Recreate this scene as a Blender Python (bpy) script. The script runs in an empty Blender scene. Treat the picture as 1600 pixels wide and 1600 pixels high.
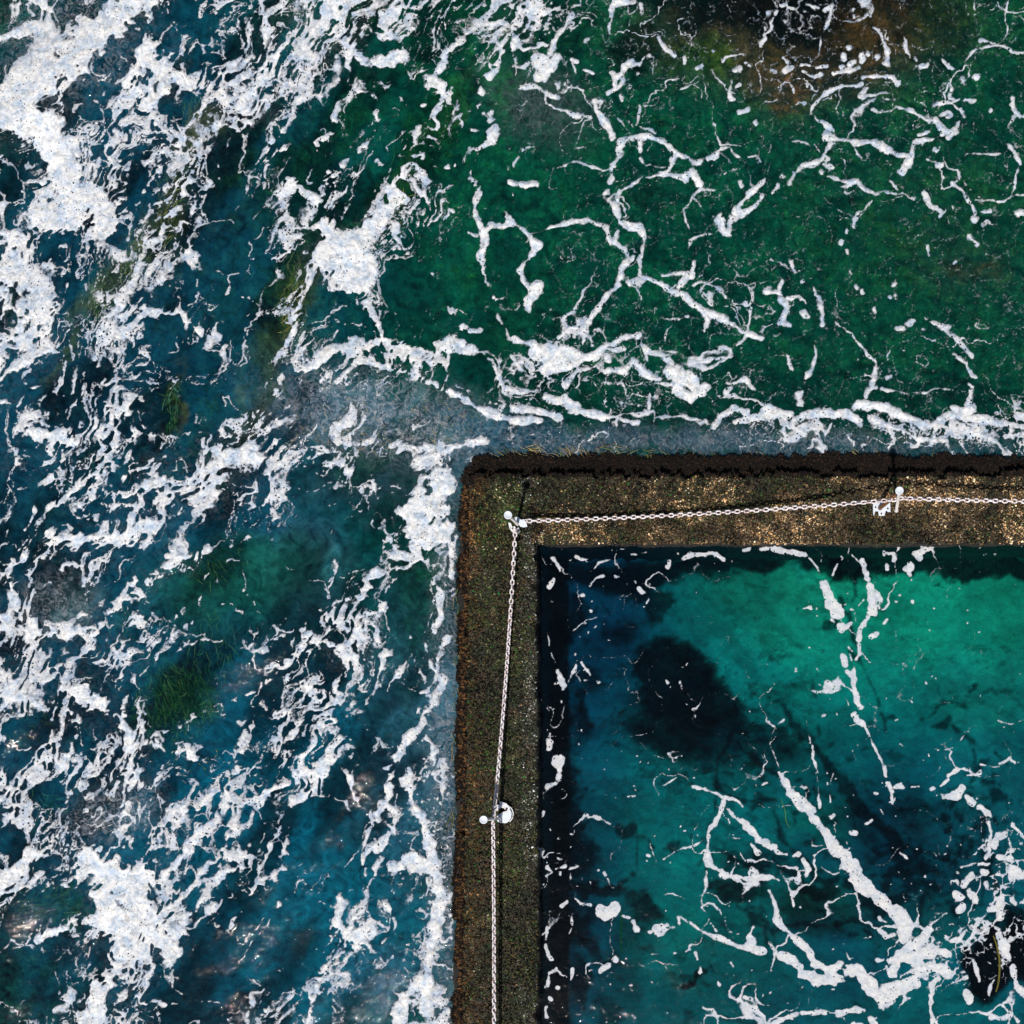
import bpy, math, random
import numpy as np
from mathutils import Vector, Matrix

# ------------------------------------------------------------------ camera, sky, sun, exposure
S = 0.008                 # metres per photo pixel at water level
H = 14.0                  # camera height above the water
NX, NY = 1000.0, 1100.0   # point straight below the camera (photo pixels)
scn = bpy.context.scene
C = scn.collection
CX, CY = (NX-800)*S, (800-NY)*S
cam = bpy.data.objects.new('camera', bpy.data.cameras.new('camera')); C.objects.link(cam)
cam.location = (CX, CY, H); cam.rotation_euler = (0, 0, 0)
cam.data.sensor_width = 36; cam.data.lens = 36*H/(1600*S)
cam.data.shift_x = -CX/(1600*S); cam.data.shift_y = -CY/(1600*S)
cam.data.clip_end = 2000
scn.camera = cam
SUN = Vector((-0.22, -0.9, 1.42)).normalized()
world = bpy.data.worlds.new("World"); scn.world = world; world.use_nodes = True
wn = world.node_tree; bg = wn.nodes['Background']
sky = wn.nodes.new('ShaderNodeTexSky'); sky.sky_type = 'NISHITA'; sky.sun_disc = False
sky.sun_elevation = math.asin(SUN.z); sky.sun_rotation = math.atan2(SUN.x, SUN.y)
wn.links.new(sky.outputs[0], bg.inputs[0]); bg.inputs[1].default_value = 0.065
sl = bpy.data.lights.new('sun', 'SUN'); sl.energy = 4.5; sl.angle = math.radians(1.8); sl.color = (1.0, 0.95, 0.88)
so = bpy.data.objects.new('sun', sl); C.objects.link(so); so.rotation_euler = SUN.to_track_quat('Z', 'Y').to_euler()
scn.view_settings.view_transform = 'Standard'; scn.view_settings.look = 'None'
scn.view_settings.exposure = 0.0; scn.view_settings.gamma = 1.0

rng = np.random.default_rng(7)
random.seed(5)

# ------------------------------------------------------------------ helpers
def at(px, py, z=0.0):
    gx = (px-800)*S; gy = (800-py)*S; k = (H-z)/H
    return CX+(gx-CX)*k, CY+(gy-CY)*k
def atv(px, py, z=0.0):
    x, y = at(px, py, z); return Vector((x, y, z))

def h2(ix, iy, seed):
    ix = ix.astype(np.int64); iy = iy.astype(np.int64)
    n = (ix*374761393 + iy*668265263 + seed*1274126177) & 0xffffffff
    n = ((n ^ (n >> 13))*1103515245) & 0xffffffff
    n = ((n ^ (n >> 16))*2246822519) & 0xffffffff
    n = n ^ (n >> 15)
    return (n & 0xffffff)/float(0xffffff)
def vn(x, y, sc, seed=0):
    x = x/sc; y = y/sc
    ix = np.floor(x); iy = np.floor(y); fx = x-ix; fy = y-iy
    fx = fx*fx*fx*(fx*(fx*6-15)+10); fy = fy*fy*fy*(fy*(fy*6-15)+10)
    a = h2(ix, iy, seed); b = h2(ix+1, iy, seed); c = h2(ix, iy+1, seed); d = h2(ix+1, iy+1, seed)
    return (a+(b-a)*fx)*(1-fy)+(c+(d-c)*fx)*fy
def fbm(x, y, sc, seed=0, o=4, g=0.5):
    r = 0; a = 1; t = 0
    for i in range(o):
        r = r+a*vn(x*(1+0.0)+i*17.3, y+i*9.1, sc, seed+i*31); t += a; a *= g; sc /= 2.03
    return r/t
def vor(u, v, seed):
    iu = np.floor(u); iv = np.floor(v)
    f1 = np.full(u.shape, 9.0); f2 = np.full(u.shape, 9.0)
    for a in (-1, 0, 1):
        for b in (-1, 0, 1):
            cx = iu+a; cy = iv+b
            d = np.hypot(cx+h2(cx, cy, seed)-u, cy+h2(cx, cy, seed+91)-v)
            f2 = np.minimum(f2, np.maximum(f1, d)); f1 = np.minimum(f1, d)
    return f1, f2
def sm(a, b, x):
    t = np.clip((x-a)/(b-a), 0, 1); return t*t*(3-2*t)
def ridge(x, y, sc, seed, o=4):
    return 1-np.abs(2*fbm(x, y, sc, seed, o, .5)-1)
def gridmap(rows, cell, X, Y, off=0.0):
    a = np.array([[float(c) for c in r] for r in rows])/9.0
    gx = np.clip(X/cell-0.5, 0, a.shape[1]-1.001); gy = np.clip(Y/cell-0.5, 0, a.shape[0]-1.001)
    ix = gx.astype(int); iy = gy.astype(int); fx = gx-ix; fy = gy-iy
    fx = fx*fx*(3-2*fx); fy = fy*fy*(3-2*fy)
    return (a[iy, ix]*(1-fx)+a[iy, ix+1]*fx)*(1-fy)+(a[iy+1, ix]*(1-fx)+a[iy+1, ix+1]*fx)*fy

def mesh_np(name, verts, faces, mat, attrs=None, cols=None, smooth=True, parent=None, nside=4):
    """one mesh object out of numpy arrays; attrs: float per vertex, cols: rgba per vertex"""
    me = bpy.data.meshes.new(name)
    nv = len(verts); nf = len(faces)
    me.vertices.add(nv); me.vertices.foreach_set('co', np.ascontiguousarray(verts, dtype=np.float32).ravel())
    me.loops.add(nf*nside); me.loops.foreach_set('vertex_index', np.ascontiguousarray(faces, dtype=np.int32).ravel())
    me.polygons.add(nf)
    me.polygons.foreach_set('loop_start', np.arange(0, nf*nside, nside, dtype=np.int32))
    me.polygons.foreach_set('loop_total', np.full(nf, nside, dtype=np.int32))
    me.polygons.foreach_set('use_smooth', np.full(nf, smooth, dtype=bool))
    for k, v in (attrs or {}).items():
        a = me.attributes.new(k, 'FLOAT', 'POINT'); a.data.foreach_set('value', v.astype(np.float32).ravel())
    for k, v in (cols or {}).items():
        a = me.attributes.new(k, 'FLOAT_COLOR', 'POINT'); a.data.foreach_set('color', v.astype(np.float32).ravel())
    me.update(calc_edges=True); me.validate()
    o = bpy.data.objects.new(name, me); C.objects.link(o)
    if mat: me.materials.append(mat)
    if parent: o.parent = parent
    return o
def sheet(name, X, Y, Z, mat, keep=None, attrs=None, cols=None, smooth=True):
    wx, wy = at(X, Y, Z)
    v = np.stack([wx, wy, Z], -1).reshape(-1, 3)
    n, m = X.shape
    idx = np.arange(n*m).reshape(n, m)
    f = np.stack([idx[1:, :-1], idx[1:, 1:], idx[:-1, 1:], idx[:-1, :-1]], -1).reshape(-1, 4)
    if keep is not None:
        kf = (keep[1:, :-1] | keep[1:, 1:] | keep[:-1, 1:] | keep[:-1, :-1]).reshape(-1)
        f = f[kf]
        used = np.zeros(n*m, bool); used[f.ravel()] = True
        remap = np.cumsum(used)-1
        f = remap[f]; v = v[used]
        attrs = {k: a.reshape(-1)[used] for k, a in (attrs or {}).items()}
        cols = {k: a.reshape(-1, 4)[used] for k, a in (cols or {}).items()}
    return mesh_np(name, v, f, mat, attrs, cols, smooth)
def rgba(c): return np.concatenate([c, np.ones(c.shape[:-1]+(1,))], -1)
def tag(o, label=None, cat=None, group=None, kind=None):
    if label: o['label'] = label
    if cat: o['category'] = cat
    if group: o['group'] = group
    if kind: o['kind'] = kind
    return o

# ------------------------------------------------------------------ materials
class NT:
    def __init__(s, name):
        s.m = bpy.data.materials.new(name); s.m.use_nodes = True; s.t = s.m.node_tree
        s.t.nodes.clear(); s.out = s.t.nodes.new('ShaderNodeOutputMaterial')
    def n(s, typ, ins=None, **kw):
        nd = s.t.nodes.new('ShaderNode'+typ)
        for k, v in kw.items(): setattr(nd, k, v)
        for k, v in (ins or {}).items():
            if isinstance(v, bpy.types.NodeSocket): s.t.links.new(v, nd.inputs[k])
            else: nd.inputs[k].default_value = v
        return nd
    def math(s, op, a, b=0.0, c=0.0):
        return s.n('Math', {0: a, 1: b, 2: c}, operation=op).outputs[0]
    def mix(s, f, a, b, bt='MIX'):
        nd = s.n('MixRGB', {0: f, 1: a, 2: b}, blend_type=bt); return nd.outputs[0]
    def pos(s): return s.n('NewGeometry').outputs['Position']
    def noise(s, sc, det=4, rough=0.55, vec=None, dist=0.0):
        return s.n('TexNoise', {'Vector': vec or s.pos(), 'Scale': sc, 'Detail': det, 'Roughness': rough, 'Distortion': dist})
    def ramp(s, f, stops):
        nd = s.n('ValToRGB', {0: f}); cr = nd.color_ramp
        while len(cr.elements) < len(stops): cr.elements.new(0.5)
        for e, (p, c) in zip(cr.elements, stops):
            e.position = p; e.color = tuple(c)+(1,) if len(c) == 3 else c
        return nd.outputs[0]
    def surf(s, sh): s.t.links.new(sh, s.out.inputs['Surface']); return s.m

def mat_water(name, ripple=1.0):
    t = NT(name)
    tint = t.n('Attribute', attribute_name='tint').outputs['Color']
    body = t.n('Attribute', attribute_name='body').outputs['Color']
    murk = t.n('Attribute', attribute_name='murk').outputs['Fac']
    n1 = t.noise(3.5, 5, 0.6, dist=0.6).outputs[0]
    n2 = t.noise(16, 4, 0.6, dist=1.2).outputs[0]
    hgt = t.math('ADD', t.math('MULTIPLY', n1, 0.05*ripple), t.math('MULTIPLY', n2, 0.009*ripple))
    bump = t.n('Bump', {'Strength': 0.8, 'Distance': 1.0, 'Height': hgt}).outputs[0]
    n3 = t.noise(5, 6, 0.7, dist=1.5).outputs[0]
    bcol = t.mix(1.0, body, t.ramp(n3, [(0.34, (0.2, 0.32, 0.36)), (0.5, (0.9, 0.95, 0.95)), (0.66, (1.9, 1.6, 1.5))]), 'MULTIPLY')
    tr = t.n('BsdfTransparent', {'Color': tint}).outputs[0]
    df = t.n('BsdfDiffuse', {'Color': bcol, 'Normal': bump}).outputs[0]
    mixb = t.n('MixShader', {0: murk, 1: tr, 2: df}).outputs[0]
    gl = t.n('BsdfGlossy', {'Color': (1, 1, 1, 1), 'Roughness': 0.05, 'Normal': bump}).outputs[0]
    fr = t.n('Fresnel', {'IOR': 1.33, 'Normal': bump}).outputs[0]
    return t.surf(t.n('MixShader', {0: fr, 1: mixb, 2: gl}).outputs[0])

def mat_bed():
    t = NT('seabed')
    col = t.n('Attribute', attribute_name='col').outputs['Color']
    a = t.noise(6, 8, 0.72, dist=0.8).outputs[0]
    b = t.noise(28, 5, 0.7, dist=0.5).outputs[0]
    rough = t.n('Attribute', attribute_name='rocky').outputs['Fac']
    f = t.math('ADD', t.math('MULTIPLY', a, 0.6), t.math('MULTIPLY', b, 0.4))
    big = t.noise(1.7, 4, 0.6, dist=0.5).outputs[0]
    hi = t.ramp(f, [(0.36, (0.18, 0.2, 0.2)), (0.5, (0.8, 0.8, 0.8)), (0.64, (2.6, 2.1, 1.6))])
    hi = t.mix(1.0, hi, t.ramp(big, [(0.36, (0.35, 0.45, 0.55)), (0.5, (1, 1, 1)), (0.64, (1.7, 1.35, 1.0))]), 'MULTIPLY')
    lo = t.ramp(f, [(0.3, (0.74, 0.8, 0.82)), (0.7, (1.16, 1.14, 1.12))])
    c = t.mix(1.0, col, t.mix(rough, lo, hi), 'MULTIPLY')
    bump = t.n('Bump', {'Strength': 0.5, 'Distance': 0.1, 'Height': f}).outputs[0]
    return t.surf(t.n('BsdfDiffuse', {'Color': c, 'Normal': bump}).outputs[0])

def mat_foam(name, BRIGHT=0.82, SHADE=1.0, SOFT=0.66):
    t = NT(name)
    d = t.n('Attribute', attribute_name='dens').outputs['Fac']
    veil = t.n('Attribute', attribute_name='veil').outputs['Fac']
    p = t.pos()
    n = t.noise(26, 4, 0.7, vec=p, dist=0.8).outputs[0]
    v1 = t.n('TexVoronoi', {'Vector': p, 'Scale': 19.0, 'Randomness': 1.0}).outputs['Distance']
    v2 = t.n('TexVoronoi', {'Vector': p, 'Scale': 9.5, 'Randomness': 1.0}).outputs['Distance']
    clump = t.noise(3.0, 3, 0.6).outputs[0]
    # little popped bubbles: round holes around some cell centres
    hole1 = t.math('SUBTRACT', 0.24, v1); hole2 = t.math('SUBTRACT', 0.17, v2)
    hole = t.math('MAXIMUM', t.math('MULTIPLY', hole1, 6.0), t.math('MULTIPLY', hole2, 7.0))
    hole = t.math('MULTIPLY', t.math('MAXIMUM', hole, 0.0), t.ramp(clump, [(0.44, (0, 0, 0)), (0.54, (1, 1, 1))]))
    e = t.math('ADD', d, t.math('MULTIPLY', t.math('SUBTRACT', n, 0.5), 0.42))
    e = t.math('SUBTRACT', e, t.math('MULTIPLY', hole, 0.9))
    al = t.n('MapRange', {0: e, 1: 0.43, 2: SOFT, 3: 0.0, 4: 1.0}, interpolation_type='SMOOTHSTEP').outputs[0]
    wisp = t.noise(9, 6, 0.75, dist=2.0).outputs[0]
    wv = t.math('MULTIPLY', veil, t.n('MapRange', {0: wisp, 1: 0.46, 2: 0.68, 3: 0.0, 4: 0.85}).outputs[0])
    thin = t.n('MapRange', {0: t.noise(13, 5, 0.7, dist=1.2).outputs[0], 1: 0.34, 2: 0.56, 3: 1.0-0.45*SHADE, 4: 1.0}).outputs[0]
    al = t.math('MINIMUM', t.math('MAXIMUM', t.math('MULTIPLY', al, thin), wv), 0.985)
    core = t.n('MapRange', {0: d, 1: 0.5, 2: 1.0, 3: 0.0, 4: 1.0}).outputs[0]
    m2 = t.noise(7, 5, 0.65).outputs[0]
    col = t.mix(core, (0.56, 0.57, 0.61, 1), (BRIGHT, BRIGHT*.985, BRIGHT*.975, 1))
    m3 = t.noise(22, 5, 0.7, dist=1.0).outputs[0]
    col = t.mix(SHADE, col, t.ramp(m2, [(0.34, (0.56, 0.69, 0.86)), (0.56, (1, 1, 1))]), 'MULTIPLY')
    col = t.mix(SHADE, col, t.ramp(m3, [(0.30, (0.62, 0.72, 0.82)), (0.5, (1, 1, 1)), (0.72, (1.08, 1.06, 1.0))]), 'MULTIPLY')
    bh = t.math('ADD', t.math('MULTIPLY', t.noise(7, 6, 0.7).outputs[0], 0.05), t.math('MULTIPLY', n, 0.006))
    bump = t.n('Bump', {'Strength': 0.55, 'Distance': 1.0, 'Height': bh}).outputs[0]
    pr = t.n('BsdfPrincipled', {'Base Color': col, 'Roughness': 0.7, 'Alpha': al, 'Normal': bump}).outputs[0]
    return t.surf(pr)

def mat_wall():
    t = NT('encrusted_concrete')
    a = t.noise(40, 6, 0.8).outputs[0]; b = t.noise(5, 5, 0.65).outputs[0]
    c1 = t.ramp(a, [(0.38, (0.006, 0.005, 0.004)), (0.5, (0.045, 0.033, 0.018)), (0.6, (0.13, 0.085, 0.045)), (0.72, (0.3, 0.24, 0.17))])
    c2 = t.ramp(a, [(0.4, (0.004, 0.005, 0.003)), (0.52, (0.018, 0.026, 0.010)), (0.7, (0.08, 0.1, 0.045))])
    c = t.mix(t.ramp(b, [(0.42, (0, 0, 0)), (0.58, (1, 1, 1))]), c1, c2)
    wet = t.n('Attribute', attribute_name='wet').outputs['Fac']
    c = t.mix(wet, c, (0.006, 0.005, 0.004, 1))
    bump = t.n('Bump', {'Strength': 0.8, 'Distance': 0.03, 'Height': a}).outputs[0]
    return t.surf(t.n('BsdfPrincipled', {'Base Color': c, 'Roughness': 0.75, 'Normal': bump}).outputs[0])

def mat_attr(name, rough=0.7, attr='col'):
    t = NT(name)
    col = t.n('Attribute', attribute_name=attr).outputs['Color']
    v = t.noise(60, 3, 0.6).outputs[0]
    c = t.mix(1.0, col, t.ramp(v, [(0.3, (0.6, 0.6, 0.6)), (0.7, (1.3, 1.3, 1.3))]), 'MULTIPLY')
    return t.surf(t.n('BsdfPrincipled', {'Base Color': c, 'Roughness': rough, 'Specular IOR Level': 0.2}).outputs[0])

def mat_paint(name, base, rust=0.5, rustcol=(0.16, 0.055, 0.02)):
    t = NT(name)
    a = t.noise(45, 5, 0.7).outputs[0]
    c = t.mix(t.ramp(a, [(1-rust-0.04, (0, 0, 0)), (1-rust+0.04, (1, 1, 1))]), tuple(base)+(1,), tuple(rustcol)+(1,))
    b = t.noise(20, 4, 0.6).outputs[0]
    c = t.mix(1.0, c, t.ramp(b, [(0.3, (0.8, 0.8, 0.8)), (0.6, (1, 1, 1))]), 'MULTIPLY')
    bump = t.n('Bump', {'Strength': 0.3, 'Distance': 0.004, 'Height': a}).outputs[0]
    return t.surf(t.n('BsdfPrincipled', {'Base Color': c, 'Roughness': 0.5, 'Normal': bump}).outputs[0])

M_SEA = mat_water('sea_water', 0.5); M_POOL = mat_water('pool_water', 0.35)
M_BED = mat_bed(); M_FOAM = mat_foam('foam'); M_PFOAM = mat_foam('pool_foam', 0.68, 0.6, 0.62); M_WALL = mat_wall()
M_GROW = mat_attr('algae', 0.8); M_WEED = mat_attr('weed', 0.85)

# ------------------------------------------------------------------ layout fields (photo pixels at each level)
def outer_sd(X, Y):
    """>0 outside (sea side) of the outer top edge, <0 towards the pool; rounded corner"""
    lx = 733 - (Y-800)*0.014                       # left edge drifts slightly
    ty = 745 - (X-800)*0.002
    dx = lx-X; dy = ty-Y
    r = 20
    ax = dx+r; ay = dy+r
    return np.where((ax > 0) & (ay > 0), np.hypot(np.maximum(ax, 0), np.maximum(ay, 0))-r, np.maximum(dx, dy))
def inner_sd(X, Y):
    """>0 inside the pool past the inner top edge"""
    return np.minimum(X-(837+(Y-850)*0.004), Y-(849-(X-850)*0.001))
ZT = 0.25

COVER = """
66786544566543356421111122110011
66875644666532354211111111111010
88447755564422234211111122111200
77555536622123223211000001101201
57756553311122222211001100100001
46864542221232111101001100000101
57873532333442111111011000101011
74555422356632111111001100000100
85325442367631111111112210000000
87235442443311111111122321000000
77453453332211212332122100000110
66454222345443244443221100011001
65455433322211343113322200000011
54545456422222332211112344555554
66546666544346500000000000000000
34556776543457300000000000000000
45566653112357300000000000000000
56665642111355300000000000000000
65456432212333400000000000000000
75665321144413300000000000000000
66666311246513300000000000000000
76665211444443300000000000000000
45665211234424300000000000000000
55556444345425300000000000000000
64566455433235300000000000000000
64554554321135300000000000000000
45565554321144300000000000000000
65577643320146300000000000000000
34687653222444400000000000000000
44567632013635400000000000000000
22466521124325400000000000000000
34676311343145400000000000000000
""".split()

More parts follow.
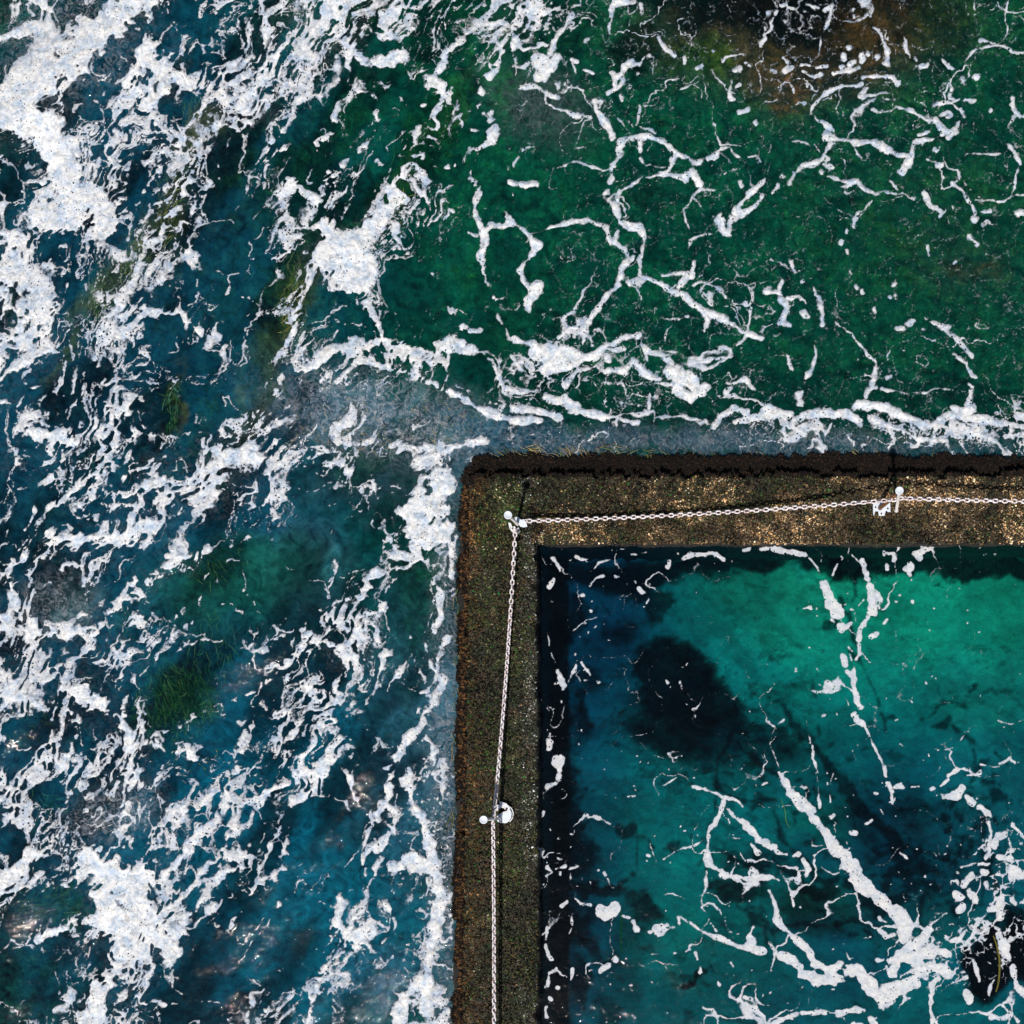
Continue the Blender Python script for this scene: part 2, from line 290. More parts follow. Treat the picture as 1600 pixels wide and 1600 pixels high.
# traced foam strands: width : x,y[,w] ...
STROKES = """
2:1559,2 1564,15 1574,21 1590,22 1602,18
1.5:1518,20 1535,18 1550,14 1557,8|1.5:1522,0 1521,12
2:1532,59 1545,66 1555,70|3:1530,75 1550,73 1570,74 1580,81|2:1580,81 1640,79|2:1525,75 1512,88 1507,97 1516,110 1515,120
5:1526,123 1527,124|4:1504,125 1505,128|3:1477,95 1485,105 1495,108|2:1485,125 1492,138
3:1462,165 1470,160 1490,158 1503,155|4:1490,150 1493,152|3:1513,157 1527,158|3.5:1497,165 1505,180
4:1462,185 1470,200 1485,208 1495,200 1498,190|4:1475,180 1485,175 1490,180 1485,186|3:1495,205 1485,218|3:1550,172 1551,173|3:1474,210 1475,210
3.5:1362,172 1385,177 1400,170 1415,172 1430,178 1448,185
3:1350,121 1375,120 1390,120 1398,130|4.5:1400,130 1401,131|2.5:1350,152 1365,150 1390,147|2:1346,150 1355,137|3:1378,155 1397,157|2.5:1375,160 1383,163
3:1415,60 1418,80 1424,93|3.5:1432,93 1433,94|5:1440,105 1450,105|2.5:1430,102 1440,108
2:1367,42 1377,52 1382,65 1388,78 1386,98,4|4:1337,14 1338,27|2:1343,32 1344,32|2:1350,8 1345,3
3:1372,92 1374,94|3:1357,84 1358,85|3:1343,85 1347,95|3:1328,98 1330,97|3:1315,88 1316,90|2.5:1322,72 1322,73|2:1314,102 1315,102
3:1250,105 1265,103 1275,104 1290,102|3:1252,115 1270,121 1282,113|2:1300,113 1325,108 1343,104|4:1225,110 1232,106|3:1203,110 1208,112|2.5:1222,88 1228,93
3:1262,10 1278,10|3:1290,12 1300,8|1.5:1300,8 1297,30|2.5:1235,12 1245,15|3:1213,20 1214,21|3:1201,20 1202,20|2:1205,0 1210,12
1.2:1297,33 1285,55 1280,75 1275,92
2:1348,130 1320,135 1300,142 1285,152,4 1270,163 1266,175,3 1275,187 1290,197,4 1303,205
5:1290,213 1310,215 1325,218 1345,222 1365,222 1380,228 1388,236|3:1388,236 1405,243 1420,245|5:1428,225 1424,245 1412,268|4:1432,222 1445,221 1457,220|1.5:1435,212 1448,205
4:1303,222 1295,240|7:1290,245 1270,257 1255,260|3:1255,260 1242,270 1238,285|3.5:1285,258 1298,262|4:1283,268 1284,269|2.5:1240,222 1255,225 1265,230|2:1272,225 1283,238
3.5:1295,276 1310,282 1325,284 1340,281 1352,293 1365,300 1380,295 1395,303 1410,303 1423,310|3:1378,313 1395,311 1410,307|2:1315,290 1330,287|3.5:1393,280 1400,295 1405,299|2.5:1395,270 1396,270
4:1440,307 1450,320 1465,325 1475,335|4:1470,340 1480,330|3.5:1490,325 1491,330|3.5:1483,343 1485,353
3:1462,234 1465,238 1472,232|4:1462,257 1472,255|3:1474,276 1476,277
2.5:1490,284 1503,300 1515,320 1520,335|5:1518,340 1521,343|2:1530,332 1547,330|2.5:1523,315 1545,312 1570,315 1582,308 1588,285 1592,260|3:1573,228 1585,240 1595,255|2:1582,308 1640,310|6:1590,335 1615,337
2:1583,155 1583,170 1590,180 1640,180|1.5:1583,180 1573,200|1.2:1450,250 1495,262 1510,240 1540,241 1560,240
4:1518,370 1525,382 1527,385|2:1449,380 1450,398|3.5:1337,340 1333,355|3.5:1320,360 1319,364|4:1312,380 1313,383|3:1323,395 1324,397|1.2:1290,307 1300,320 1315,330 1335,338 1350,328 1360,310
3.5:1203,278 1205,279|3:1225,275 1226,276|4:1217,290 1210,303|2:1230,125 1238,145
4:955,25 958,12 965,3 990,0|4:1000,3 1005,20|2:990,20 985,38|1.5:955,30 953,48
7:800,8 820,15 850,18 870,15|5:890,25 880,40 870,50 863,62 858,82|3:825,25 815,45 805,60|3:803,68 820,77 840,73 855,70|4:808,62 800,85
7:840,95 850,110 845,120|7:870,90 862,105 850,120|8:845,92 850,108|3:805,90 805,112|3:800,100 820,105 840,98
4:815,135 840,135 855,148 872,150|5:868,132 872,134|3.5:850,145 852,160 870,168 890,175 920,182
6:930,162 930,175 945,188 953,200 958,215|7:970,225 965,245 958,255|5:955,260 952,285|4:945,305 948,302|3:938,162 935,170
4.5:970,220 990,217 1010,214 1025,218 1040,225|4:1040,225 1058,240 1080,248 1092,252|3:998,225 998,235|3:1055,245 1043,265|2:1000,250 1010,257 1040,258
3.5:1043,268 1030,272 1005,275 985,295 970,302 966,312|5:1035,270 1068,277|6:1080,268 1093,285|2.5:1095,295 1080,310 1070,325|3:1085,310 1100,322 1113,335|2:1095,295 1122,295|1.5:1068,325 1070,345 1082,365
2:1000,163 999,185 995,197|2:1000,199 1015,202 1025,210|1.5:985,190 990,200|1.5:965,183 980,205
3.5:1103,248 1120,240 1130,230 1145,230 1155,245|5:1165,248 1180,245 1187,255|3:1130,273 1145,265
5:1195,280 1180,290 1165,305 1155,320 1148,332|6:1190,305 1175,325 1155,335|4:1155,285 1157,290|3:1140,340 1148,342
7:1122,342 1125,355 1133,365|3:1115,368 1100,368 1080,375 1076,392|3:1140,345 1137,360
5:960,322 967,345|5:967,345 985,350 1000,353 1007,375 1003,398|4:965,360 960,378 975,385 983,400
7:795,343 815,355 825,368|4:825,368 850,360 870,352 890,345 915,345 935,352 945,355|9:830,372 838,385 832,400|3.5:945,355 950,370 955,378
4:800,285 820,288 835,286|2:805,300 808,325|1.5:835,286 860,280 870,270|2:878,262 895,255 915,258 940,264 950,262|1.5:805,260 810,245|1.5:815,235 840,228 862,242 885,243
5:1030,60 1035,75 1050,85|6:965,120 975,110 985,98|5:955,115 960,130 965,138|5:975,125 965,138 950,148|4:1067,88 1068,98|4:1085,108 1095,105|2:1130,93 1145,88 1160,85|4:1195,45 1197,60 1185,72|5:1145,108 1157,105|3:1165,98 1175,103|3:1150,132 1155,130|6:1157,173 1165,170|4:1180,188 1182,190
3:992,102 993,101|3:1001,100 1002,99|3:1022,77 1023,77|3:1015,87 1016,87|4:1000,115 998,118|4:986,133 985,137|4:970,150 971,154|4:905,97 895,93|3:917,68 920,63|4:915,110 930,115|3:897,100 901,115|3:1118,75 1120,78
1.5:1065,142 1080,132 1095,142 1098,155|2:1140,120 1140,140 1145,153|3:1143,150 1146,155
8:400,140 415,110 430,85 440,70|7:600,45 625,20 645,10|7:510,70 530,55 550,48 570,45
11:545,60 555,85 575,100 600,95 620,88|8:560,85 590,70 610,60|6:590,105 588,125 597,137 597,148|5:585,150 587,170 585,195 575,215 565,230 553,250 540,263|5:547,100 548,120 545,130
6:523,168 528,185 525,200 515,215 505,225 495,240
6:722,62 705,80 690,95 680,105 672,120 672,135|10:672,120 690,135 697,145|6:710,135 703,155 690,170 675,185 655,200 645,220 635,235 625,250|6:722,62 735,50 745,42 760,35 790,33
2.5:625,155 630,160 645,167 660,167 675,160|2:560,140 570,143 585,145|4:545,150 540,155
5:790,60 778,75 770,95 775,105|8:785,80 780,95 770,110 762,120|4:757,130 755,150 752,170
3:735,173 722,175 713,185 720,200 735,205 755,207|5:752,170 765,190 770,175|9:765,190 773,200 765,218|5:765,220 745,235 725,248 700,258 675,263
6:735,258 740,280 745,300 740,325|6:740,325 752,345 757,360|7:757,360 758,380 753,398|5:757,360 770,352 800,350|2.5:757,325 780,323 790,330 800,343|2.5:735,365 742,368
3:590,210 600,220 605,235|4:605,240 600,255 590,258|3:660,235 650,255 640,270 625,290 610,310|8:645,260 648,265|3:640,285 655,300 665,315 660,335|3:655,350 650,365 635,385|5:701,331 702,332
8:440,300 455,290 470,300 500,310|8:440,325 445,335|12:600,300 610,320 600,345 580,365 560,380|10:510,350 530,370|3:520,270 523,290 520,305|3:400,255 430,240 450,220|2.5:405,285 425,295|5:610,350 625,375 640,395
22:500,395 530,410 560,400|18:520,430 545,440 575,425|14:585,360 600,330 620,310|4:470,470 475,450
5:520,490 540,480 560,470 575,465|8:570,480 580,505 590,515|5:680,450 695,470 705,490|3:675,425 680,440|4:755,400 760,440 765,460 775,470 785,465|3.5:775,485 785,505 795,530|7:720,510 740,520 750,515|4:640,410 650,400
14:545,550 580,533 610,540 640,555 680,550 710,535 740,552|10:600,550 650,565 690,560|8:700,530 725,535
9:480,572 500,557 530,545 545,557 570,562|6:428,620 433,600 455,572 475,545 480,530|3:470,600 480,575 465,567 445,580|8:570,560 600,567 620,578 650,588 680,600|7:680,600 720,620 750,640 775,650 800,655 840,662|5:705,545 700,565 695,590|6:740,550 765,565 780,590 790,615|5:780,600 800,615
5:434,650 430,680 428,700|8:400,720 430,715|4:440,710 470,705 500,700|6:500,705 520,715 545,735|5:480,720 500,730|4:545,695 570,700 590,705|6:620,695 650,705 680,700|7:655,725 680,715 700,710 730,695 755,690
22:660,790 675,770 690,750|24:640,810 660,835 690,830|5:575,730 585,760 590,780|3:610,770 630,780 640,770
8:610,870 640,858 665,848|10:590,895 575,920 563,940|7:500,968 540,975 575,960 600,945|13:490,985 500,1000 530,1012|10:562,985 555,1010 550,1040|5:570,975 590,985 590,1005|6:565,955 590,960
9:545,1020 540,1060 525,1090 520,1130 530,1160|5:450,1030 480,1015|4:400,1045 430,1040 455,1050 458,1070 450,1090 455,1105|3:460,1110 480,1100 485,1085 475,1070|9:500,1200 520,1170 540,1150
9:695,790 705,850 708,900|4:675,890 680,920 690,935|6:685,935 690,960 680,985|4:665,1010 675,1040 690,1060|9:690,1060 680,1090 665,1120 655,1140|9:650,1140 630,1170 610,1200|4:670,1150 680,1200|5:600,1020 590,1050|4:640,1030 660,1050 665,1065|6:635,1040 615,1060 600,1080|4:575,1060 565,1110
6:500,950 520,945 545,940|4:505,960 515,935|2.5:400,1025 430,1010 445,990 460,980|2:430,870 450,855 480,830 500,815|2:400,850 440,848 455,855 470,885 500,910 520,930|2:460,800 458,830
12:400,1250 440,1222 470,1207 500,1205|6:500,1210 480,1240 460,1260 455,1290 450,1320 440,1350 420,1370 395,1385|4:530,1200 545,1215 555,1250|3:562,1260 566,1262
2.5:590,1260 575,1300 568,1340 572,1380|6:600,1255 620,1270 610,1300 580,1335|10:640,1210 650,1260 670,1320 688,1400|11:685,1400 680,1460 670,1520 662,1580|7:530,1410 530,1440 540,1460|14:545,1465 565,1460 560,1480|7:575,1435 580,1460 570,1490|7:540,1500 510,1530 490,1560 475,1640|12:620,1350 650,1345 680,1365|14:660,1530 635,1555 605,1640|4:605,1410 620,1440 600,1480|5:410,1580 430,1575|3:430,1400 440,1440
8:52,790 45,840 40,870|9:25,870 20,920 30,960 60,990 90,985|14:85,845 150,845 200,835 240,820|5:200,880 230,890|4:260,860 300,865 330,855|9:235,895 200,930 170,960 130,990|6:0,1075 40,1065 80,1045 120,1030|7:0,1085 40,1090 80,1108|18:125,1085 150,1095|11:190,1120 200,1150 205,1200|4:200,1022 240,1010 280,990 310,970|5:230,1160 280,1170 310,1180 370,1180 385,1145|8:100,1200 120,1120|9:90,990 130,985|3:130,960 180,975
8:210,1210 200,1240 190,1280 180,1310|32:150,1350 190,1365 215,1395|16:0,1380 50,1335|28:160,1400 180,1440 200,1470|18:120,1640 160,1540 205,1480|9:370,1200 340,1280 300,1310 260,1370|7:400,1340 350,1360 320,1400 290,1430|22:225,1440 260,1475|7:340,1330 400,1340|8:0,1400 40,1390 100,1350|9:60,1460 100,1450 140,1440|7:230,1570 260,1565|8:330,1240 310,1260
34:-60,190 0,165 60,120 130,70 190,20 240,-40|30:20,180 70,200 100,250|32:100,260 110,320 80,350|24:150,310 160,350|20:230,75 245,110|14:200,130 225,150 240,190|10:250,100 300,130 360,150|20:20,370 20,430|8:380,160 420,110|16:0,60 50,40|12:60,0 90,60
15:40,400 35,460 40,540|22:62,460 65,500|8:230,485 280,490 320,520|7:190,478 195,495|7:150,655 165,700|6:270,520 275,550|5:180,510 185,550|8:60,600 30,640 0,628|8:190,640 160,680|10:300,740 350,720|8:100,770 60,800|12:200,770 250,750|10:330,700 400,720|7:160,740 130,790|8:240,720 200,740|5:0,520 10,560|12:120,690 30,680
6:650,240 600,310 560,360 520,400 480,440 452,520 420,590 405,640|5:430,20 400,100 345,180 310,270 260,350 215,420 170,500 130,590 100,680|3:450,40 420,120 370,190 330,280 285,350 235,430 190,520|3:300,270 250,370 200,460 150,570|4:500,120 440,200 400,260 370,330
8:560,1015 510,1120 440,1225 380,1285 300,1380 230,1460 150,1570 120,1640|6:385,1150 350,1260 290,1340 190,1430|5:700,1000 640,1160 590,1280|6:212,1180 215,1260 180,1350|7:0,960 40,992 100,992 180,960 250,900|6:20,900 45,830 90,780 150,740 180,690 200,640|5:400,700 330,730 270,770 230,830 180,880 90,890|4:470,1240 420,1330 380,1420 340,1470|4:560,300 520,370 490,420
6:180,420 215,330 260,240 320,170 370,90 400,20|4:60,560 90,480 120,400 170,330|5:600,1340 560,1420 540,1470 500,1530|4:330,1000 260,1020 210,1060 190,1110|3:500,890 450,850 390,845 320,860|5:520,955 470,1010 430,1060 380,1090 330,1110 230,1160
6:833,400 812,420 820,440 835,455|8:840,450 828,470|5:827,478 828,482|5:990,398 975,420 972,435|4:1000,398 1002,430|6:985,440 1010,435 1040,450 1070,465|4:1035,430 1060,425 1080,430|4:1082,410 1081,425|5:1060,445 1070,430|4:970,445 950,460 935,485 920,505|7:1070,465 1090,480 1110,490 1135,500|6:1095,485 1105,500|2.5:1085,445 1100,440 1125,450 1138,465|5:1112,460 1110,475|6:1145,505 1146,508|5:920,505 910,515|4:1070,495 1050,500|3:1048,502 1030,500|5:1105,500 1100,515
4:870,525 885,512 905,515 920,525 925,540|6:800,530 830,538 850,545|13:840,552 880,552 900,560|13:850,578 870,562 890,562|7:900,560 930,555 950,540 980,530 1000,525|5:940,545 960,550 975,545|6:950,560 952,565|8:950,580 970,580 990,570 1010,580 1030,590|8:1010,545 1035,555 1050,570|13:1045,578 1070,592 1090,605|13:1060,612 1080,620 1105,605|4:1080,570 1110,560 1140,560|3:1025,598 1050,600
5:885,600 900,580 920,573|5:795,612 835,612|10:855,620 880,625 900,640|6:900,645 940,650 970,655 995,662|5:800,637 830,642 870,652|4:1020,655 1060,652 1090,658 1115,665|7:1115,668 1125,650 1145,635 1165,640|6:1150,660 1180,650 1200,645|4:1135,615 1145,605|3:1140,600 1165,592 1180,605|4:1150,540 1170,520 1190,530|3:1120,545 1135,545|3:1135,520 1136,521|2:935,598 975,600 982,620|1.2:1017,610 1012,640|3.5:1005,540 1012,560|4:800,560 815,580|4:820,570 835,590
6:1200,455 1215,455 1220,440|6:1215,465 1228,480 1222,500|3.5:1215,505 1235,505|3.5:1230,465 1250,465 1258,475|8:1255,490 1257,492|4:1235,410 1240,425|3:1253,443 1256,444|2.5:1270,450 1280,465 1283,490 1285,508,4|2:1300,500 1320,520 1340,535 1355,552 1365,565|3:1368,565 1370,575 1367,590 1365,605|2.5:1355,622 1358,608 1372,605|4:1380,608 1395,612 1412,613|1.5:1412,614 1450,614 1470,605 1490,607 1505,612|3:1512,602 1517,605 1510,630|7:1515,640 1505,645|5:1490,640 1492,642
3:1275,535 1273,560 1265,580|5:1260,583 1262,583|2.5:1230,556 1238,580|1.5:1200,557 1225,555|4:1420,505 1427,498|3.5:1403,514 1412,514|3:1445,497 1446,497|3:1443,510 1446,512|3.5:1470,510 1476,513|2:1455,500 1490,525 1510,545 1520,555|1.5:1435,540 1460,550 1480,565|2:1490,550 1510,565 1520,590 1525,590|3.5:1412,548 1414,548|3.5:1388,592 1393,588|3:1328,425 1330,430|3:1340,450 1342,452|3:1350,460 1351,463|3:1367,482 1368,483|2.5:1395,445 1396,444|2.5:1390,462 1390,463|2.5:1398,462 1398,464|4:1490,413 1495,410
10:1200,640 1230,650|5:1245,615 1250,630|4:1200,650 1225,655 1245,672 1255,678|6:1240,655 1280,640 1320,645 1345,665|8:1340,635 1380,635 1410,650 1440,660 1470,665|5:1360,655 1400,670 1440,685|6:1470,655 1510,650 1550,660 1640,675|4:1430,680 1480,690|4:1500,670 1540,680 1575,705|2:1500,690 1510,710|4:1575,700 1595,730|2:1480,690 1497,730|3:1555,645 1556,645|3:1567,648 1568,648|6:1590,650 1600,652
"""
POOL_STROKES = """
4:863,874 870,882 876,892|4.5:866,905 858,915|3.5:900,870 916,874|2.5:890,877 892,876|4:923,892 937,878 955,873|3.5:922,915 930,903 943,899|4:962,900 966,901|4:908,929 912,930|4:985,868 993,869|4:998,867 1007,864|2.5:1025,866 1035,865|3:1058,865 1059,866
5:1068,872 1080,866 1100,864 1118,864 1130,872|2.5:1144,875 1145,877|3:1162,860 1172,860|4:1190,860 1200,858|5:1044,879 1042,887|3:1018,901 1019,901|3:992,907 993,908|3:1015,913 1016,914|4:998,918 1004,926
2.5:860,940 862,941|2.5:914,974 915,974|2.5:922,953 923,954|2:855,990 858,1002 857,1012|2.5:861,1020 867,1037|6:870,1048 875,1058 882,1070|4:882,1070 880,1076|2.5:866,1067 874,1065|3:896,1023 896,1024|4.5:898,1042 896,1050|2:893,1055 888,1064|4:906,1037 914,1045 922,1056|3:918,1064 919,1064|3.5:934,1066 935,1067
4:856,1108 857,1110|2.5:864,1108 865,1108|2.5:860,1146 860,1155|6.5:858,1160 855,1170|8.5:871,1186 868,1192|7:874,1193 874,1200|6:873,1208 872,1215|6.5:867,1222 858,1226|1.6:848,1242 850,1250|4:849,1268 847,1278|6:845,1332 838,1340|2:1075,1038 1076,1036
7:855,1355 860,1360|6:852,1368 862,1362|5:868,1358 882,1354|5:890,1358 902,1355|3.5:943,1364 950,1380 955,1387|5:876,1414 885,1407|4.5:898,1405 905,1412 920,1414|10:935,1422 948,1430|10:958,1420 958,1425|5:972,1430 982,1433|6:988,1440 993,1452|2:993,1453 997,1456|4:1014,1457 1016,1457|5:1030,1452 1042,1448|3:1051,1449 1054,1449
5:1062,1436 1063,1442|5:1066,1435 1080,1443 1100,1458 1120,1465 1140,1475 1165,1482|8:1170,1478 1190,1486|8:1170,1464 1178,1470|5:1170,1462 1178,1448|3:1110,1443 1120,1455
4:854,1450 856,1456|3.5:855,1458 855,1466|4.5:855,1475 858,1490 861,1498|3:894,1432 894,1445|3:893,1450 889,1459|3.5:908,1479 909,1481|5:960,1497 962,1498|3:979,1497 980,1497|4:937,1518 950,1507|4:922,1517 925,1516|5:855,1540 858,1520 868,1513|4:868,1514 885,1525|5:896,1515 892,1530|4:870,1542 871,1543|6:853,1575 853,1590|3:858,1560 860,1562|3:1018,1490 1030,1491|2.5:1052,1491 1055,1490|2.5:1070,1487 1078,1483|3.5:1086,1488 1088,1500|4:1093,1513 1095,1522|4:1121,1534 1124,1538|3:1138,1553 1148,1558|5:1165,1557 1175,1562|5:1180,1575 1195,1595 1200,1610
2:1000,1158 1008,1170 1015,1177|2:1020,1182 1035,1186|4:1045,1184 1055,1185|2:1062,1210 1075,1215 1083,1228|4:1085,1230 1100,1233 1120,1240 1130,1245|6:1135,1245 1150,1248 1160,1258|5:1133,1252 1125,1270 1115,1290 1110,1300|7:1110,1305 1106,1330 1108,1350|6:1110,1352 1125,1360|3:1100,1312 1085,1320 1068,1325|1.5:1065,1325 1050,1332 1035,1342|8:1128,1366 1135,1370|6:1140,1372 1160,1372 1180,1370 1205,1372|3:1105,1360 1103,1375 1105,1390 1098,1405 1099,1420
6:1138,1263 1145,1275 1160,1285|8:1165,1290 1178,1300 1185,1310|7:1195,1315 1210,1325|6:1175,1318 1185,1328|2:1137,1308 1155,1311|1.5:1165,1325 1178,1345|3.5:1192,1226 1198,1224|3:993,1233 994,1234|5:928,1276 935,1278|2.5:990,1315 990,1316|3.5:1012,1336 1014,1337|2:968,1284 972,1285|2.5:945,1285 955,1287
1.4:945,1242 970,1245 990,1245 1020,1232 1040,1228 1060,1215|2:1040,1065 1048,1075|2.2:1060,1065 1068,1080|2.5:1073,1082 1078,1087|2:1080,1092 1095,1103 1105,1108|2:1140,1137 1160,1148 1172,1162 1185,1170|3:1157,1146 1159,1147|2.2:1190,1172 1196,1190
6:1210,860 1235,864 1255,867|3.5:1262,872 1275,885 1282,900|8:1285,912 1292,930 1300,945|11:1302,948 1308,955|2:1318,944 1322,942|3:1300,970 1303,973|8:1312,980 1313,981|4:1322,980 1330,972|3:1335,955 1337,970|3:1328,950 1335,952
7:1346,875 1350,890 1355,905|9:1358,918 1362,935 1362,955|8:1370,930 1375,935|8:1355,965 1350,973|5:1345,980 1342,1000|6:1340,1010 1342,1022 1338,1030|3:1350,935 1340,945|5:1325,1012 1330,1018|3:1325,1022 1330,1032|6:1315,1025 1320,1040|6:1325,1050 1335,1060 1333,1045|6:1332,1060 1337,1090 1342,1105|8:1335,1115 1338,1125 1345,1130|5:1348,1130 1357,1148|4:1358,1150 1370,1175 1380,1195|6:1383,1198 1386,1210
9:1388,1222 1395,1235|7:1398,1228 1410,1227|5:1394,1240 1396,1255|5:1313,868 1315,870|3:1308,880 1302,898|3:1330,865 1340,875|7:1382,865 1397,866 1400,873|5:1385,885 1386,890|9:1420,890 1420,898|6:1430,865 1440,862|7:1445,857 1456,853|6:1436,870 1437,873|6:1255,949 1265,949|5:1424,941 1426,942|2.5:1403,930 1404,930|3:1397,940 1398,940|4:1383,975 1387,968|5:1362,995 1372,991|3.5:1244,1045 1244,1050|2:1240,1034 1241,1034|3.5:1205,1092 1205,1098|2.5:1264,1013 1265,1013|5:1512,840 1518,837|4:1532,842 1535,841
1.5:1410,1030 1430,1030|1.3:1275,1045 1285,1055|2.2:1280,1069 1300,1076|1.3:1305,1060 1320,1090 1325,1100|2.5:1225,1124 1212,1135 1205,1150 1205,1165 1212,1180 1217,1200|2:1262,1125 1264,1140 1268,1160|3.5:1270,1165 1270,1185 1278,1210|2:1302,1210 1297,1225 1298,1255|3:1275,1210 1280,1240 1280,1262
1.6:1540,1135 1520,1133 1507,1150 1500,1160|3:1508,1145 1515,1143|2.5:1560,1125 1585,1132 1600,1126|2.5:1466,1171 1490,1168|4:1562,1192 1575,1183 1585,1190|2:1530,1195 1560,1198|1.2:1580,1130 1585,1160|2:1475,1175 1485,1195
5:1218,1210 1228,1225 1235,1240|10:1235,1240 1252,1255 1265,1270|10:1270,1280 1285,1298 1300,1315|13:1310,1325 1325,1345 1335,1360|15:1330,1355 1345,1375 1355,1390|9:1360,1390 1375,1405 1390,1418|14:1400,1425 1412,1440 1410,1465|12:1415,1480 1400,1500 1395,1520|6:1300,1278 1302,1275|3:1303,1285 1307,1292|5:1332,1302 1338,1302|3.5:1352,1287 1362,1280|6:1368,1239 1372,1240|2.5:1356,1316 1361,1316|4:1403,1335 1415,1343|2.5:1392,1325 1394,1326
5:1200,1320 1215,1330 1230,1335|6:1240,1338 1248,1335|5:1257,1345 1262,1360 1258,1370|4:1270,1320 1285,1320|2:1268,1312 1270,1320|2:1280,1330 1282,1355 1300,1365 1312,1363|5:1200,1370 1215,1378|3:1236,1402 1238,1415|2:1249,1415 1250,1416
5:1200,1392 1208,1410 1212,1430|7:1213,1435 1225,1450 1240,1465|7:1245,1470 1262,1485 1270,1500|9:1272,1505 1290,1515 1310,1510|6:1200,1475 1210,1488|9:1220,1495 1240,1500 1250,1510|11:1255,1520 1280,1530 1310,1530|10:1320,1520 1340,1518 1360,1535|13:1360,1545 1375,1565 1390,1555|15:1385,1545 1410,1540 1430,1540|12:1390,1500 1410,1495 1430,1500|7:1430,1480 1445,1465 1455,1450|4:1455,1445 1478,1428|11:1440,1490 1465,1485 1480,1490|12:1440,1515 1470,1510 1480,1520|8:1455,1540 1465,1530|7:1455,1550 1453,1580 1460,1605|4:1375,1435 1385,1440|5:1375,1450 1385,1462 1397,1460|5:1370,1500 1378,1500|4:1340,1415 1345,1405
4:1485,1470 1500,1470 1508,1455|5:1480,1465 1482,1468|5:1510,1475 1525,1455 1545,1446 1560,1452|9:1560,1460 1570,1480 1575,1495|6:1580,1510 1590,1540 1605,1555|6:1490,1535 1510,1530|8:1510,1550 1515,1565|4:1520,1500 1530,1535|4:1550,1530 1545,1555|6:1565,1570 1580,1585 1590,1595|7:1550,1590 1580,1588|4:1467,1471 1468,1471|3:1505,1520 1506,1521
5:1480,1210 1495,1200|4:1470,1225 1480,1215|8:1490,1240 1505,1230|9:1475,1245 1495,1243|6:1510,1245 1520,1255|7:1532,1262 1545,1273|5:1543,1285 1548,1300 1545,1325|9:1560,1305 1555,1320|8:1562,1340 1580,1345|4:1500,1355 1520,1348 1545,1350|5:1495,1363 1496,1365|9:1580,1360 1595,1370|6:1580,1290 1602,1310|5:1575,1310 1580,1325|8:1515,1370 1508,1380|5:1488,1380 1495,1378|7:1495,1395 1500,1400|6:1515,1390 1525,1405|6:1500,1422 1505,1415|6:1535,1363 1538,1364|6:1537,1380 1540,1385|6:1565,1400 1560,1420 1562,1435|6:1580,1405 1585,1410|5:1545,1422 1555,1420|4:1550,1325 1540,1340|3:1425,1228 1435,1228|4:1456,1232 1460,1230|4:1512,1210 1530,1208|2:1447,1405 1455,1415 1465,1417
3:1195,1593 1240,1590|6:1205,1605 1225,1592 1245,1583|5:1255,1582 1290,1583|7:1310,1582 1335,1578 1350,1580|8:1360,1590 1370,1605|6:1335,1597 1345,1603|2:1315,1475 1345,1468 1360,1462|2:1322,1490 1327,1500
"""
# clear-water windows in the surf: cx,cy,rx,ry
WINDOWS = """195,72,32,30 168,104,26,18 150,147,26,20 20,230,19,30 12,290,24,30 32,335,11,18 215,300,24,48 285,163,38,26 275,62,20,15 288,12,24,28 320,48,16,24 305,97,17,15 338,92,17,12 365,78,14,16 140,178,20,14 178,208,10,12 158,245,14,12 48,245,9,17 60,182,14,12 90,378,26,26 180,372,28,16 350,240,34,44 375,320,60,55 400,60,14,26
110,452,28,40 95,487,12,10 235,465,32,20 262,522,32,34 100,638,38,28 208,612,26,15 240,640,24,38 60,775,34,24 48,692,22,16 150,580,34,20 225,700,28,26 215,748,15,16 188,742,12,30 300,560,52,26 300,640,60,42 370,490,34,42 288,442,26,34 335,425,28,50 285,732,14,16 372,742,28,14 20,600,18,16 15,560,14,10 345,380,50,40 420,530,34,34 400,600,40,40
90,905,38,40 95,945,40,30 95,808,30,20 165,808,22,10 34,825,22,26 18,862,16,22 280,930,50,42 165,985,26,28 182,958,16,24 370,920,55,44 330,975,60,22 215,1012,24,13 280,1090,62,72 350,1140,46,42 75,1082,20,17 130,1047,22,14 25,1010,18,32 110,1018,11,15 45,1140,38,30 160,1132,15,20 135,1146,13,24 345,1178,18,8 300,1195,18,10 380,1070,24,60 30,960,10,20
75,1240,32,26 180,1252,15,13 222,1246,20,15 265,1238,24,18 315,1214,16,18 75,1356,22,22 92,1412,48,26 150,1305,26,13 240,1272,14,20 258,1350,34,30 300,1388,12,26 320,1350,22,24 350,1308,20,20 22,1302,22,22 30,1335,12,20 40,1525,48,55 108,1492,26,28 150,1490,20,24 140,1556,14,14 335,1505,62,60 372,1425,36,38 392,1300,24,40 300,1580,50,25
740,585,38,32 500,472,28,24 560,492,32,18 640,452,42,50 720,452,42,30 500,782,46,34 480,750,34,18 610,745,46,30 565,745,20,20 450,900,66,80 520,1000,13,13 640,940,38,56 562,1125,40,46 430,1080,22,32 622,1112,50,44 520,850,80,60 610,800,36,34 500,1300,60,60 440,1500,60,50 620,1520,22,30 540,1380,30,20 660,1330,16,22 640,1290,18,20 630,1250,16,16 470,1440,50,40 610,1470,24,24 660,1440,14,24"""
def parse(s):
    out = []
    for part in s.replace('\n', '|').split('|'):
        part = part.strip()
        if not part: continue
        w, pts = part.split(':'); w = float(w); P = []
        for q in pts.split():
            v = [float(a) for a in q.split(',')]
            P.append((v[0], v[1], v[2] if len(v) > 2 else w))
        out.append(P)
    return out
